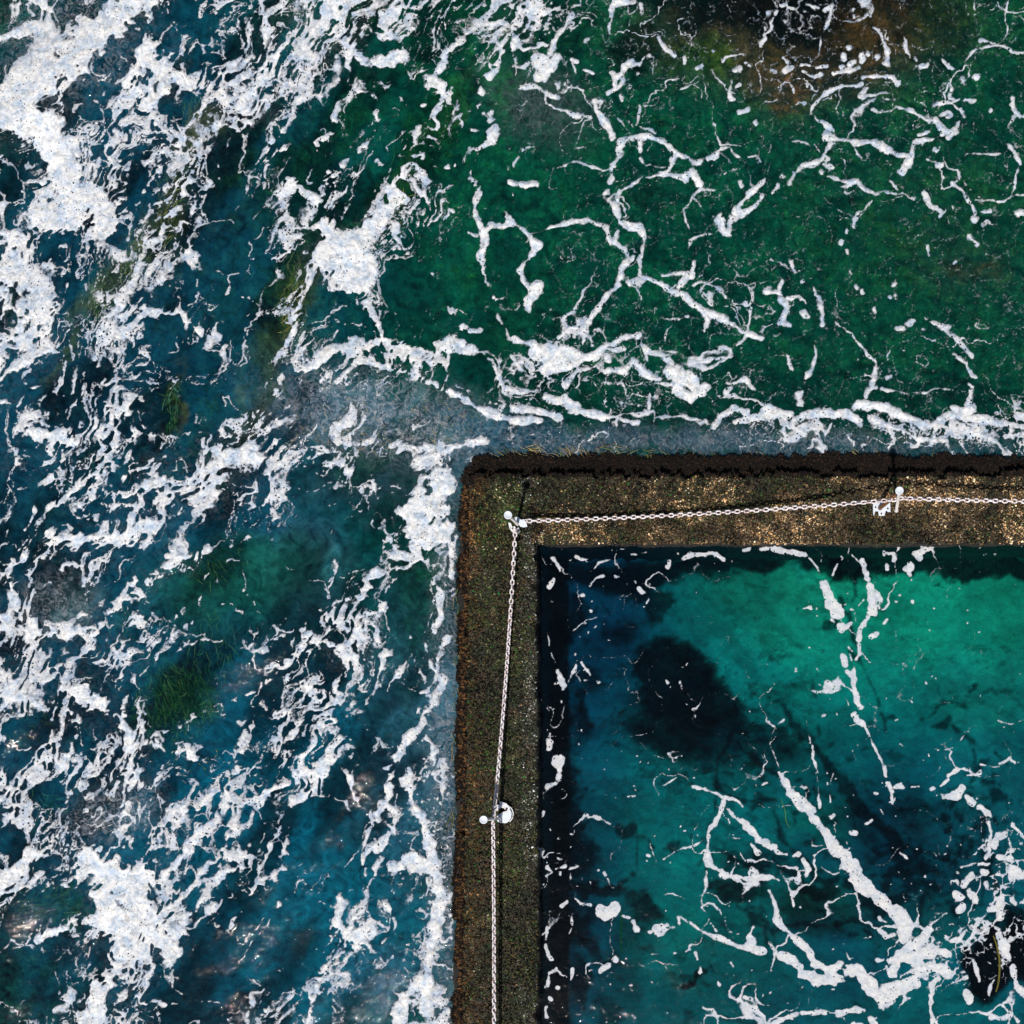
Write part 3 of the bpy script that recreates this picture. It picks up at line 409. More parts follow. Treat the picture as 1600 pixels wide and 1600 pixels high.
def strokes_field(X, Y, U, V, strokes, x0, y0, step, wv):
    """best (w-d) in px over all strands; U,V warped coordinates of the grid"""
    F = np.full(X.shape, -50.0); n, m = X.shape
    for P in strokes:
        for a, b in zip(P[:-1], P[1:]):
            r = max(a[2], b[2])*1.6+14
            i0 = max(0, int((min(a[1], b[1])-r-y0)/step)); i1 = min(n, int((max(a[1], b[1])+r-y0)/step)+2)
            j0 = max(0, int((min(a[0], b[0])-r-x0)/step)); j1 = min(m, int((max(a[0], b[0])+r-x0)/step)+2)
            if i0 >= i1 or j0 >= j1: continue
            u = U[i0:i1, j0:j1]; v = V[i0:i1, j0:j1]
            dx = b[0]-a[0]; dy = b[1]-a[1]; L = dx*dx+dy*dy+1e-6
            t = np.clip(((u-a[0])*dx+(v-a[1])*dy)/L, 0, 1)
            d = np.hypot(u-a[0]-t*dx, v-a[1]-t*dy)
            w = a[2]+(b[2]-a[2])*t
            F[i0:i1, j0:j1] = np.maximum(F[i0:i1, j0:j1], w*wv[i0:i1, j0:j1]-d)
    return F

def blobs(X, Y, base, L, warp=14, seed=3):
    """blend coloured patches with ragged borders; L: cx,cy,rx,ry,deg,colour,strength,softness"""
    c = np.empty(X.shape+(3,)); c[:] = base
    U = X+(fbm(X, Y, 60, seed, 5, 0.68)-.5)*warp*6; V = Y+(fbm(X, Y, 60, seed+9, 5, 0.68)-.5)*warp*6
    for (cx, cy, rx, ry, deg, col, st, soft) in L:
        a = math.radians(deg); dx = U-cx; dy = V-cy
        u = (dx*math.cos(a)+dy*math.sin(a))/rx; v = (-dx*math.sin(a)+dy*math.cos(a))/ry
        k = (st*(1-sm(1-soft, 1+soft, np.hypot(u, v))))[..., None]
        c = c*(1-k)+np.array(col)*k
    return c

# ------------------------------------------------------------------ swell (height of the water surface, metres)
CREST = parse("""
70:-100,230 60,150 160,70 260,-60
38:440,640 455,590 520,560 600,575 700,610 790,650 1000,672 1250,680 1450,685 1700,700
34:100,880 60,920 70,980 180,950 240,890
26:560,950 520,1090 500,1200
28:330,190 250,330 180,450 120,560
26:640,240 560,360 460,480 400,620
""")
def swell(X, Y):
    z = (fbm(X, Y, 190, 51, 2)-0.5)*0.17 + (fbm(X*1.0+Y*0.6, Y-X*0.4, 52, 77, 2)-0.5)*0.022
    z = z*sm(1500, 500, X*0.45+Y*0.2+300)*1.0 + (fbm(X, Y, 80, 5, 2)-.5)*0.02
    an = math.radians(-58); u = (X*math.cos(an)+Y*math.sin(an))/2.8; v = -X*math.sin(an)+Y*math.cos(an)
    z = z+0.07*(ridge(u+40*fbm(X, Y, 120, 56, 2), v+60*fbm(X, Y, 120, 57, 2), 120, 55, 1)-.7)*sm(1000, 500, X)
    for P, amp in zip(CREST, (0.16, 0.035, 0.03, 0.02, 0.05, 0.05)):
        best = np.full(X.shape, 9.0); w = P[0][2]
        for a, b in zip(P[:-1], P[1:]):
            dx = b[0]-a[0]; dy = b[1]-a[1]; L = dx*dx+dy*dy
            t = np.clip(((X-a[0])*dx+(Y-a[1])*dy)/L, 0, 1)
            best = np.minimum(best, np.hypot(X-a[0]-t*dx, Y-a[1]-t*dy)/w)
        z = z+amp*np.exp(-best**2*1.4)
    near = sm(150, 0, np.abs(outer_sd(X, Y)-10))
    return z*(1-0.85*near)-0.02*near

def axis(lo, hi, step):
    return np.concatenate([[-9000, -4500, -2200, -1100, -500], np.arange(lo, hi+.1, step), [2100, 2700, 3800, 6000, 10000]])

# ------------------------------------------------------------------ seabed
GREEN = (0.045, 0.118, 0.064); ROCK = (0.006, 0.0045, 0.004); OLIVE = (0.10, 0.09, 0.03)
ax = axis(-240, 1840, 3.0)
X, Y = np.meshgrid(ax, ax)
SEA_L = [
 (1600, 300, 420, 420, 0, (0.050, 0.108, 0.052), .8, .5),
 (1000, 330, 300, 230, 0, (0.030, 0.125, 0.070), .8, .6),
 (700, 250, 60, 170, 35, (0.05, 0.13, 0.03), .6, .6),
 (790, 60, 40, 70, 60, (0.14, 0.13, 0.04), .6, .6),
 (1255, 60, 250, 95, -4, (0.085, 0.055, 0.032), .95, .3), (1250, 5, 235, 88, 0, ROCK, 1, .22), (1140, 15, 110, 60, 0, ROCK, .95, .3), (1390, 10, 100, 60, 0, ROCK, .9, .3),  (1380, 60, 80, 55, 0, (0.06, 0.045, 0.02), .8, .4), (1120, 70, 95, 30, 10, (0.10, 0.085, 0.04), .8, .5),
 (1090, 90, 45, 35, 0, (0.06, 0.13, 0.012), .8, .5), (1225, 140, 34, 34, 0, (0.10, 0.055, 0.02), .9, .4), (1480, 40, 45, 60, 0, (0.05, 0.06, 0.015), .7, .5),
 (990, 75, 32, 40, 30, (0.022, 0.014, 0.010), .9, .4), (855, 180, 65, 60, 0, (0.05, 0.045, 0.04), .7, .5), (870, 45, 60, 40, 0, (0.06, 0.05, 0.025), .6, .6),
 (1525, 430, 45, 16, 25, (0.13, 0.06, 0.03), .8, .5), (1595, 110, 22, 18, 0, (0.16, 0.09, 0.03), .7, .5), (1000, 315, 38, 14, 20, (0.13, 0.10, 0.02), .6, .6),
 (1500, 300, 60, 70, 0, (0.09, 0.13, 0.03), .5, .9), (1370, 390, 70, 60, 0, (0.07, 0.11, 0.025), .5, .9), (1570, 220, 40, 60, 0, (0.02, 0.05, 0.03), .5, .9),
 (640, 460, 60, 40, 0, (0.012, 0.03, 0.05), .7, .6), (740, 590, 45, 35, 30, (0.010, 0.035, 0.04), .8, .4),
 (180, 700, 330, 900, 8, (0.016, 0.040, 0.075), .85, .35),
 (420, 1300, 330, 420, 0, (0.014, 0.055, 0.105), .85, .4),
 (600, 820, 130, 60, 0, (0.016, 0.065, 0.10), .7, .5),
 (250, 1090, 55, 65, 0, (0.035, 0.085, 0.012), .8, .5), (370, 900, 130, 60, -10, (0.02, 0.085, 0.05), .8, .6),
 (330, 1500, 160, 80, -10, (0.008, 0.025, 0.045), .8, .6), (130, 1410, 65, 28, -10, (0.03, 0.10, 0.02), .8, .5),
 (450, 480, 36, 90, 20, (0.10, 0.12, 0.03), .8, .6), (330, 660, 60, 100, 25, (0.018, 0.055, 0.02), .8, .6), (270, 625, 14, 50, 20, (0.13, 0.11, 0.02), .8, .6),
 (380, 430, 60, 130, 25, (0.018, 0.07, 0.03), .8, .6), (430, 260, 90, 60, -35, (0.015, 0.065, 0.03), .9, .5), (560, 280, 90, 130, 25, (0.016, 0.08, 0.04), .8, .6),
 (300, 205, 22, 60, 40, (0.16, 0.13, 0.05), .8, .6), (260, 330, 20, 80, 25, (0.13, 0.13, 0.04), .7, .6), (150, 460, 22, 55, 40, (0.15, 0.17, 0.06), .8, .6), (190, 430, 16, 60, 30, (0.15, 0.17, 0.06), .7, .6),
 (210, 80, 45, 40, 0, (0.012, 0.05, 0.075), .7, .5), (15, 470, 10, 60, 0, (0.05, 0.13, 0.05), .8, .5),
]
col = blobs(X, Y, GREEN, SEA_L)
SAND = (0.20, 0.345, 0.30); KELP = (0.001, 0.010, 0.014); DK = (0.06, 0.09, 0.09)
POOL_L = [
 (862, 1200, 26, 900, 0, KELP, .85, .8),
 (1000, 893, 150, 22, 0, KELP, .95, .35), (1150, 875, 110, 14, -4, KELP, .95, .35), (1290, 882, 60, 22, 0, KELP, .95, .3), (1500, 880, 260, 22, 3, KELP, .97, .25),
 (1005, 925, 28, 22, 30, KELP, .9, .4), (1030, 955, 14, 30, 30, KELP, .8, .4),
 (870, 995, 25, 38, 0, KELP, .95, .35), (860, 1130, 20, 60, 0, KELP, .9, .4), (880, 1300, 30, 90, 10, KELP, .95, .3), (925, 1065, 18, 22, 0, KELP, .7, .5), (900, 960, 14, 30, 10, KELP, .8, .5), (902, 1130, 16, 34, 0, KELP, .85, .5), (900, 1210, 12, 26, 0, KELP, .8, .5), (912, 1340, 26, 30, 0, KELP, .9, .4), (905, 1440, 16, 30, 0, KELP, .85, .5), (898, 1540, 18, 40, 0, KELP, .85, .5),  # outlying kelp patches added here to break the wall shadow's straight edge
 (1055, 1060, 66, 62, 0, KELP, .97, .16), (1098, 1115, 56, 84, -35, KELP, .97, .18), (975, 990, 30, 26, 0, KELP, .75, .5), (1060, 1140, 90, 45, 30, KELP, .85, .4), (1180, 1165, 75, 32, 10, KELP, .8, .45),
 (1025, 1160, 60, 18, 30, KELP, .7, .5), (1165, 1030, 12, 60, -40, DK, .5, .6), (1240, 1080, 60, 8, -25, DK, .5, .7),
 (1395, 1290, 85, 62, 15, (0.035, 0.08, 0.10), .85, .6), (1430, 1270, 36, 20, 0, KELP, .6, .6), (1170, 1175, 70, 40, 0, (0.05, 0.10, 0.12), .6, .6), (1270, 1425, 55, 32, 10, KELP, .75, .5), (1320, 1440, 50, 30, 0, (.05, .1, .12), .7, .5),
 (1165, 1395, 50, 18, 5, KELP, .85, .4), (1185, 1350, 50, 26, 0, DK, .8, .5), (930, 1385, 45, 12, 8, KELP, .9, .4), (900, 1425, 40, 22, 20, KELP, .8, .5), (1000, 1415, 32, 22, 30, KELP, .85, .4), (910, 1470, 50, 14, 45, KELP, .75, .5),
 (985, 1500, 30, 90, 0, DK, .7, .6), (945, 1580, 22, 30, 0, KELP, .7, .5), (1548, 1510, 40, 62, 10, (.003, .004, .005), 1, .2), (1595, 1480, 30, 60, 0, (.003, .004, .005), 1, .3), (1440, 1390, 120, 60, 0, (.05, .12, .14), .6, .6),
 (1085, 1530, 18, 5, -35, KELP, .95, .3), (1460, 916, 9, 3, 0, KELP, .8, .3), (1522, 1077, 5, 7, 0, KELP, .8, .3),
]
pcol = blobs(X, Y, SAND, POOL_L, warp=9, seed=40)
mott = fbm(X, Y, 130, 140, 6, .62); pcol = pcol*(1-.6*(sm(.60, .66, fbm(X, Y, 30, 146, 5, .7))*np.exp(-(((X-1090)/200)**2+((Y-1100)/190)**2))))[..., None]; wisp = fbm(X*.8+Y*.3, Y*1.6-X*.5, 22, 150, 4, .6)
pcol = pcol*(0.72+0.56*sm(.3, .7, mott))[..., None]
pcol = pcol*(1-0.4*(sm(.62, .72, wisp)*sm(.45, .6, fbm(X, Y, 150, 160, 3))))[..., None]      # scraps of dead weed lying on the sand
inp = sm(-6, 6, inner_sd(X, Y))[..., None]
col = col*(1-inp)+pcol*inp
Zb = -1.35+(fbm(X, Y, 120, 8, 5)-.5)*0.5*(1-inp[..., 0]*.7)+0.25*(fbm(X, Y, 16, 9, 4, .6)-.5)*(1-inp[..., 0]*.75)
rocky = np.clip(1-inp[..., 0]*0.82, 0, 1)
dark = sm(0.2, 0.04, col.mean(-1))*inp[..., 0]
rocky = np.maximum(rocky, dark*.5); Zb = Zb+dark*0.12*fbm(X, Y, 12, 19, 3)
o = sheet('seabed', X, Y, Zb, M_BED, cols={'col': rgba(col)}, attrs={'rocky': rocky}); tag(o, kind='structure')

# ------------------------------------------------------------------ water surfaces
def lin(*c): return tuple(c)
ax = axis(-240, 1840, 4.0)
X, Y = np.meshgrid(ax, ax)
Zw = swell(X, Y)
sea_tint = blobs(X, Y, (0.28, 0.86, 0.80), [(150, 900, 420, 1000, 0, (0.42, 0.80, 0.92), .9, .4), (1255, 40, 270, 120, 0, (0.85, 0.85, 0.82), .95, .4), (1500, 430, 90, 50, 15, (0.7, 0.85, 0.8), .8, .6), (1400, 300, 200, 120, 0, (0.5, 0.88, 0.78), .5, .8), (1000, 315, 60, 30, 20, (0.6, .88, .75), .7, .7), (1220, 150, 60, 60, 0, (.85, .85, .8), .9, .5), (270, 320, 60, 260, 28, (0.8, 0.9, 0.75), .8, .6), (430, 540, 40, 200, 20, (0.8, 0.9, 0.75), .8, .6)])
AER = (0.05, 0.10, 0.14); BLU = (0.012, 0.045, 0.085)
sea_body = blobs(X, Y, (0.000, 0.052, 0.042), [
 (200, 800, 330, 1000, 5, (0.002, 0.055, 0.105), .9, .4), (450, 1350, 300, 400, 0, (0.001, 0.080, 0.135), .9, .4),
 (380, 930, 160, 80, 0, (0.006, 0.07, 0.08), .8, .5), (470, 880, 70, 70, 0, (0.04, 0.14, 0.20), .6, .6),
 (610, 660, 180, 55, 12, (0.05, 0.105, 0.15), .85, .5), (620, 750, 110, 45, 0, (0.06, 0.14, 0.21), .6, .6), (830, 690, 130, 26, 5, (0.012, 0.07, 0.115), .9, .5), (1150, 695, 300, 24, 1, (0.025, 0.065, 0.095), .9, .5), (1480, 705, 250, 22, 2, (0.006, 0.055, 0.075), .8, .5),
 (705, 1200, 30, 460, 0, (0.026, 0.068, 0.10), .8, .6), (450, 480, 26, 90, 22, (0.09, 0.12, 0.02), .5, .9), (400, 640, 16, 60, 20, (0.07, 0.11, 0.02),.5, .9), (150, 460, 16, 52, 40, (0.12, 0.17, 0.06),.5, .9), (200, 420, 12, 50, 32, (0.12, 0.17, 0.06),.5, .9), (258, 330, 14, 70, 22, (0.13, 0.14, 0.045),.5, .9), (300, 205, 18, 55, 45, (0.15, 0.14, 0.05),.5, .9), (270, 625, 9, 45, 18, (0.16, 0.13, 0.02),.5, .9), (105, 560, 8, 50, 25, (0.06, 0.10, 0.03), .7, .6), (690, 190, 12, 110, 38, (0.03, 0.14, 0.04), .6, .7), (620, 300, 14, 70, 36, (0.03, 0.12, 0.04), .6, .7), (290, 1080, 45, 55, 0, (0.006, 0.05, 0.02), .8, .5), (400, 900, 120, 50, -8, (0.003, 0.08, 0.06), .8, .6), (640, 1150, 70, 200, 0, (0.03, 0.10, 0.16), .6, .7), (95, 945, 55, 45, 0, (0.06, 0.13, 0.14), .8, .5), (840, 165, 75, 50, 30, (0.06, 0.09, 0.09), .5, .8),
 (180, 1270, 60, 30, 20, (0.08, 0.16, 0.22), .5, .6), (600, 1540, 60, 50, 0, (0.03, 0.12, 0.2), .6, .6), (560, 1040, 60, 60, 0, (0.01, 0.05, 0.06), .5, .6)])
mk = 0.35+0*X
def gbl(cx, cy, rx, ry, deg, v):
    global mk
    a = math.radians(deg); dx = X-cx; dy = Y-cy
    u = (dx*math.cos(a)+dy*math.sin(a))/rx; w = (-dx*math.sin(a)+dy*math.cos(a))/ry
    mk = mk+(v-mk)*np.exp(-(u*u+w*w)**1.3)*1.0
gbl(610, 660, 210, 70, 12, .8); gbl(830, 690, 150, 36, 5, .8); gbl(1180, 698, 330, 34, 1, .8); gbl(1500, 710, 250, 34, 1, .6); gbl(705, 1200, 42, 520, 0, .8); gbl(470, 1350, 230, 330, 0, .5)
gbl(470, 880, 90, 80, 0, .65); gbl(1250, 0, 330, 150, 0, .03); gbl(990, 75, 50, 50, 0, .1)
gbl(95, 945, 50, 40, 0, .5); gbl(280, 300, 30, 190, 28, .12); gbl(440, 520, 26, 120, 20, .12); gbl(165, 460, 20, 60, 35, .12); gbl(268, 630, 14, 50, 18, .12)
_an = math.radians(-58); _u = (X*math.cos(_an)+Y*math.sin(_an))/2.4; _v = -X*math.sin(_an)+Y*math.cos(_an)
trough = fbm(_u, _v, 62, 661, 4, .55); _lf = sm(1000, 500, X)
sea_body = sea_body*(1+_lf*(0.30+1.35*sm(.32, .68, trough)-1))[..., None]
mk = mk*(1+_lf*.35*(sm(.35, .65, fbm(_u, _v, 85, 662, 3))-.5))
mk = np.clip(mk, 0, 1)
sd = outer_sd(X, Y)
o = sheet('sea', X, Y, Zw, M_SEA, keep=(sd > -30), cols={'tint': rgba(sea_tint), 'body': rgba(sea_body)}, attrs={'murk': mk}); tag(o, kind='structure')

axx = np.concatenate([np.arange(800, 1840, 5.0), [2100, 2700, 3800, 6000, 10000]])
X, Y = np.meshgrid(axx, axx)
Zp = (fbm(X, Y, 90, 15, 3)-.5)*0.018
TEAL = (0.14, 0.69, 0.62)
pt = blobs(X, Y, (0.02, 0.44, 0.60), [(1380, 1000, 330, 130, 8, (0.12, 0.72, 0.63), .95, .5), (1560, 980, 260, 160, 0, (0.10, 0.74, 0.64), .95, .5), (1420, 1100, 260, 90, 0, (0.08, 0.68, 0.66), .8, .6),
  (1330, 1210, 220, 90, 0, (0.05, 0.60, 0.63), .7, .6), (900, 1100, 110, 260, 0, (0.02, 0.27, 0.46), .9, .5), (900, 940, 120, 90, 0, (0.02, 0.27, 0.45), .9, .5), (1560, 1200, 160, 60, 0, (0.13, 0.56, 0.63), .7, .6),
  (1060, 1300, 190, 150, 0, (0.02, 0.53, 0.60), .8, .5), (1080, 1530, 180, 130, 0, (0.02, 0.58, 0.60), .8, .5), (880, 1500, 80, 200, 0, (0.02, 0.31, 0.48), .8, .5), (1400, 1300, 130, 120, 0, (0.02, 0.42, 0.56), .8, .6), (1560, 1420, 120, 120, 0, (0.12, 0.44, 0.56), .8, .6),
  (1440, 1580, 140, 50, 0, (0.12, 0.55, 0.55), .8, .6), (1290, 1410, 70, 40, 0, (0.12, 0.55, 0.50), .8, .6)])
pb = np.empty(X.shape+(3,)); pb[:] = (0.002, 0.03, 0.04)
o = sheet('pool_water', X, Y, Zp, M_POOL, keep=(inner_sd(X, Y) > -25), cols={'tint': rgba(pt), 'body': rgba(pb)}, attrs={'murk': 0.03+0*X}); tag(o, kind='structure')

# ------------------------------------------------------------------ foam
def foam(name, x0, x1, y0, y1, step, pool):
    xs = np.arange(x0, x1, step); ys = np.arange(y0, y1, step)
    X, Y = np.meshgrid(xs, ys)
    w1x = (fbm(X, Y, 38, 101, 4, .6)-.5); w1y = (fbm(X, Y, 38, 202, 4, .6)-.5)
    sub = sm(900, 500, X)             # rougher in the surf on the left
    amp = 9 if pool else 15+12*sub
    U = X+w1x*amp; V = Y+w1y*amp
    F = strokes_field(X, Y, U, V, parse(POOL_STROKES if pool else STROKES), x0, y0, step, (0.62+.66*sm(.25, .75, fbm(X, Y, 22, 313, 3, .6))) if pool else (0.62+.72*sm(.25, .75, fbm(X, Y, 24, 313, 3, .6))))
    n8 = fbm(X, Y, 13, 303, 3, .6)
    F = F+(n8-.5)*(3.0 if pool else 5.0+7.0*sub)+(fbm(X, Y, 30, 304, 2)-.5)*(3.0 if pool else 5.0)
    ds = 0.5+np.where(F > 0, F*0.085, F*0.22)
    if pool:
        F = F-1.3
        ds = 0.5+np.where(F > 0, F*0.085, F*0.22)
        cov = 0.0*X; D = ds
        c2 = 0.34*np.exp(-(((X-1560)/75)**2+((Y-1400)/110)**2))+0.2*np.exp(-(((X-1440)/70)**2+((Y-1510)/60)**2))
        f1, f2 = vor((X+w1x*60)/19, (Y+w1y*60)/19, 5)
        D = np.maximum(D, np.clip(0.5+(c2*1.1*sm(.35, .7, fbm(X, Y, 26, 6, 3, .6))-0.07-(f2-f1))*1.6, 0, .62))
        rd = ridge(X+w1x*26, Y+w1y*26, 62, 900, 2)
        D = np.maximum(D, np.minimum(0.5+(rd-(1.0-0.024*sm(-30, -3, F)*sm(.45, .6, fbm(X, Y, 60, 904, 2))-0.022*sm(1150, 1350, Y)*sm(.5, .62, fbm(X, Y, 70, 903, 2))))*10, .64)-.25*(F < -60))
        fl, _ = vor(X/24+w1x, Y/24+w1y, 21); D = np.maximum(D, np.minimum(0.5+(0.075*sm(.62, .8, vn(X, Y, 26, 8))-fl)*6, .6))
    else:
        cov = gridmap(COVER, 50.0, X+w1x*40, Y+w1y*40)*(0.88+0.12*sm(150, 500, X))
        big = fbm(X, Y, 120, 404, 2)
        left = sm(900, 620, X+(Y-400)*0.15)
        an = math.radians(-58); ca, sa = math.cos(an), math.sin(an)
        A = (X*ca+Y*sa)/2.35; B = (-X*sa+Y*ca)
        w2x = fbm(X, Y, 90, 707, 3)-.5; w2y = fbm(X, Y, 90, 808, 3)-.5
        Aw = A+w1x*26+w2x*60; Bw = B+w1y*26+w2y*66
        Xw = X+w1x*60; Yw = Y+w1y*60
        lf = []
        for q, (u, v) in enumerate(((Aw, Bw), (Xw, Yw))):
            a1, b1 = vor(u/46, v/46, 11); a2, b2 = vor(u/19+w1y*1.2, v/19, 12); a3, b3 = vor(u/8.5, v/8.5+w1x, 13)
            gate = fbm(u, v, 60, 505, 3); g2 = fbm(u, v, 40, 606, 3)
            k = cov*cov
            t1 = k*0.62*sm(.32, .62, gate)+cov*0.07*sm(.42, .6, gate)-0.005
            t2 = (k*0.85)*sm(.40, .62, g2)-0.03
            t3 = k*1.1*sm(.48, .66, fbm(u, v, 30, 909, 3))-.06
            d = np.maximum(0.5+(t1-(b1-a1))*2.2, np.maximum(0.5+(t2-(b2-a2))*1.4, 0.5+(t3-(b3-a3))*0.9))
            lf.append(d)
        D = lf[0]*left+lf[1]*(1-left)
        # solid rafts of froth, ragged and drawn out along the flow
        raft = fbm(Aw, Bw, 42, 111, 5, .58)
        D = np.maximum(D, 0.5+(raft-(0.84-0.42*cov))*2.4*left-(1-left)*.3)
        # fine filaments drawn along the current, everywhere the froth thins out
        An = (X*ca+Y*sa)/2.6+w1x*26+w2x*60; Bn = B+w1y*26+w2y*60
        for (sc, sd_, a0_, a1_) in ((64, 1000, .030, .060), (34, 1010, .012, .085), (17, 1020, -.01, .10)):
            rl = ridge(An, Bn, sc, sd_); rr = ridge(X+w1x*34+w2x*20, Y+w1y*34+w2y*20, sc*1.5, sd_+5, 2); g3 = sm(.36, .60, fbm(X, Y, 45, sd_+7, 3))
            tl = (a0_+a1_*cov)*g3; tr_ = (a0_*.75+a1_*.6*cov)*g3*sm(.0, .12, cov+.03)*(1.0 if sc > 20 else 0.)
            D = np.maximum(D, np.minimum(0.5+(rl-(1-tl))*9, .80)*left)
            D = np.maximum(D, np.minimum(0.5+(rr-(1-tr_))*11, .70)*(1-left))
        # thin connected net joining the strands
        for (u, v, sc, wd, mk_) in ((An*1.25, Bn, 40, .030, left), (An*1.25+9, Bn+5, 20, .045, left), (X+w1x*40, Y+w1y*40, 66, .013, 1-left), (X+w1x*30, Y+w1y*30, 30, .012, 1-left)):
            a_, b_ = vor(u/sc, v/sc, 77+int(sc)); g4 = sm(.30, .52, fbm(X, Y, 50, 78+int(sc), 3, .6))
            t_ = wd*(.35+1.6*cov)*g4*(1.0 if sc > 35 else sm(.2, .55, cov+.12))
            D = np.maximum(D, np.minimum(0.5+(t_-(b_-a_))*(9 if sc > 35 else 6), .66)*mk_*(t_ > .004))
        # flecks
        fl, _ = vor(X/13+w1x, Y/13+w1y, 21); dot = 0.5-.10*(1-left)+(0.24*sm(.12, .6, cov)*sm(.35, .6, fbm(X, Y, 50, 22, 2))+0.09*(vn(X, Y, 13, 8)-.6)-fl)*2.0
        D = np.maximum(D, np.minimum(dot, .68))
        # open windows of clear water cut through the froth, and popped holes in the rafts
        h1, h2_ = vor(Aw/40, Bw/40, 31); wn_ = fbm(Aw, Bw, 80, 33, 3)
        D = D-np.clip((0.50-h1)*2.2, 0, .5)*sm(.40, .55, wn_)*left
        ds = ds-np.clip((0.40-h1)*2.0, 0, .6)*sm(.45, .6, wn_)*left*.8
        for q in WINDOWS.split():
            cx, cy, rx, ry = [float(e) for e in q.split(',')]; r = 1.5*max(rx, ry)+20
            i0 = max(0, int((cy-r-y0)/step)); i1 = max(0, int((cy+r-y0)/step)); j0 = max(0, int((cx-r-x0)/step)); j1 = max(0, int((cx+r-x0)/step))
            sl_ = (slice(i0, i1), slice(j0, j1)); u = (X+w1x*34+w2x*16)[sl_]-cx; v = (Y+w1y*34+w2y*16)[sl_]-cy
            e = (1-np.hypot(u/rx, v/ry))*min(rx, ry)
            cut = sm(-3, 4, e)*.75*sm(.9, .2, fbm(X[sl_], Y[sl_], 26, 38, 4, .65)*1.1-.1)
            thin = np.clip(0.5+(1.5-np.abs(e+(n8[sl_]-.5)*4))*.16, 0, .62)*(cov[sl_] > .12)
            D[sl_] = np.maximum(D[sl_]*(1-cut), np.minimum(thin, .3+.6*sm(.38, .55, fbm(X[sl_], Y[sl_], 30, 39, 2))))
            ds[sl_] = ds[sl_]-cut*.55
        h3, _ = vor(Aw/12, Bw/12, 35)
        hole = np.clip((0.42-h3)*3, 0, .8)*sm(.36, .50, fbm(X, Y, 55, 36, 3))*left
        D = np.maximum(D, ds)-hole
    D = np.clip(D, 0, 1)
    if pool:
        isd = inner_sd(X, Y); Dm = isd > 0
        Zs = (fbm(X, Y, 90, 15, 3)-.5)*0.018
        veil = 0*X
        D = np.where(Dm, D, 0)
    else:
        osd = outer_sd(X, Y); edge = (fbm(X, Y, 14, 61, 3)-.5)*22
        # spray sheet running along the walls
        D = D*sm(8, 22, osd+edge-16*sm(770, 745, Y)*sm(720, 760, X))
        Zs = swell(X, Y)
        veil = 0.12*sm(.35, .8, cov)*left
        for (cx, cy, rx, ry, deg, v) in ((600, 650, 165, 62, 12, .75), (860, 690, 160, 26, 6, .4), (1200, 690, 330, 22, 1, .35), (700, 1180, 28, 460, 0, .45), (90, 945, 60, 50, 0, .5), (840, 165, 70, 60, 0, .15), (100, 60, 130, 90, -35, .55), (180, 1270, 70, 40, -20, .7)):
            a = math.radians(deg); dx = X-cx; dy = Y-cy
            u = (dx*math.cos(a)+dy*math.sin(a))/rx; w = (-dx*math.sin(a)+dy*math.cos(a))/ry
            veil = np.maximum(veil, v*np.exp(-(u*u+w*w)**1.5))
        veil = veil*sm(6, 20, osd)
    th = 0.004+np.clip(D-.42, 0, .14)*(0.02 if pool else 0.045)+(0 if pool else 0.02)*np.clip(D-.55, 0, .4)*fbm(X, Y, 9, 71, 3, .6)+(0 if pool else .035)*(fbm(X, Y, 26, 73, 3, .5)-.3)*sm(.5, .9, D)
    keep = (D > .26) | (veil > .05)
    return sheet(name, X, Y, Zs+th, M_PFOAM if pool else M_FOAM, keep=keep, attrs={'dens': D, 'veil': veil})
o = foam('sea_foam', -150, 1750, -150, 1750, 1.5, False)
tag(o, 'white broken surf foam netted across the open sea outside the wall', 'foam', kind='stuff')
o = foam('pool_foam', 830, 1750, 840, 1750, 1.5, True)
tag(o, 'thin white foam strands floating on the calm turquoise pool', 'foam', kind='stuff')

# ------------------------------------------------------------------ L-shaped pool wall
def wall_z(X, Y):
    n = (fbm(X, Y, 10, 81, 4, .6)-.5); m = fbm(X, Y, 30, 82, 3)-.5
    o_ = outer_sd(X, Y)+n*14+m*9; i_ = inner_sd(X, Y)+n*9+m*7
    z = ZT+n*0.028+m*0.03
    north = sm(770, 745, Y)*sm(715, 745, X)
    ed = 12+18*north+m*20                       # the weedy toe of the wall, wider on the north side
    zo = ZT-0.12-np.minimum(o_, ed)*0.0035+n*0.05
    zo = np.where(o_ > ed, zo-(o_-ed)*0.09, zo)
    z = np.where(o_ > 0, np.minimum(z, zo), z)
    zi = np.where(i_ < 4, ZT-0.04-i_*0.055, np.where(i_ < 17, 0.01-(i_-4)*0.007+n*.05, -.10-(i_-17)*.14))
    z = np.where(i_ > 0, zi, z)
    return np.maximum(z, -1.7), o_, i_
def wall_part(xs, ys):
    X, Y = np.meshgrid(xs, ys); Z, o_, i_ = wall_z(X, Y); return X, Y, Z, o_, i_
xs = np.concatenate([np.arange(685, 1840, 2.0), [2100, 2700, 3800, 6000]])
ys = np.concatenate([np.arange(690, 1840, 2.0), [2100, 2700, 3800, 6000]])
X, Y, Z, o_, i_ = wall_part(xs, ys)
keep = (o_ < 60) & (i_ < 30)
wet = np.clip(sm(0, 4, o_)+sm(-3, 3, i_), 0, 1)*0.92
wall = sheet('pool_wall', X, Y, Z, M_WALL, keep=keep, attrs={'wet': wet})
tag(wall, 'low weed-covered concrete sea wall turning a right-angle corner around the pool', 'wall')

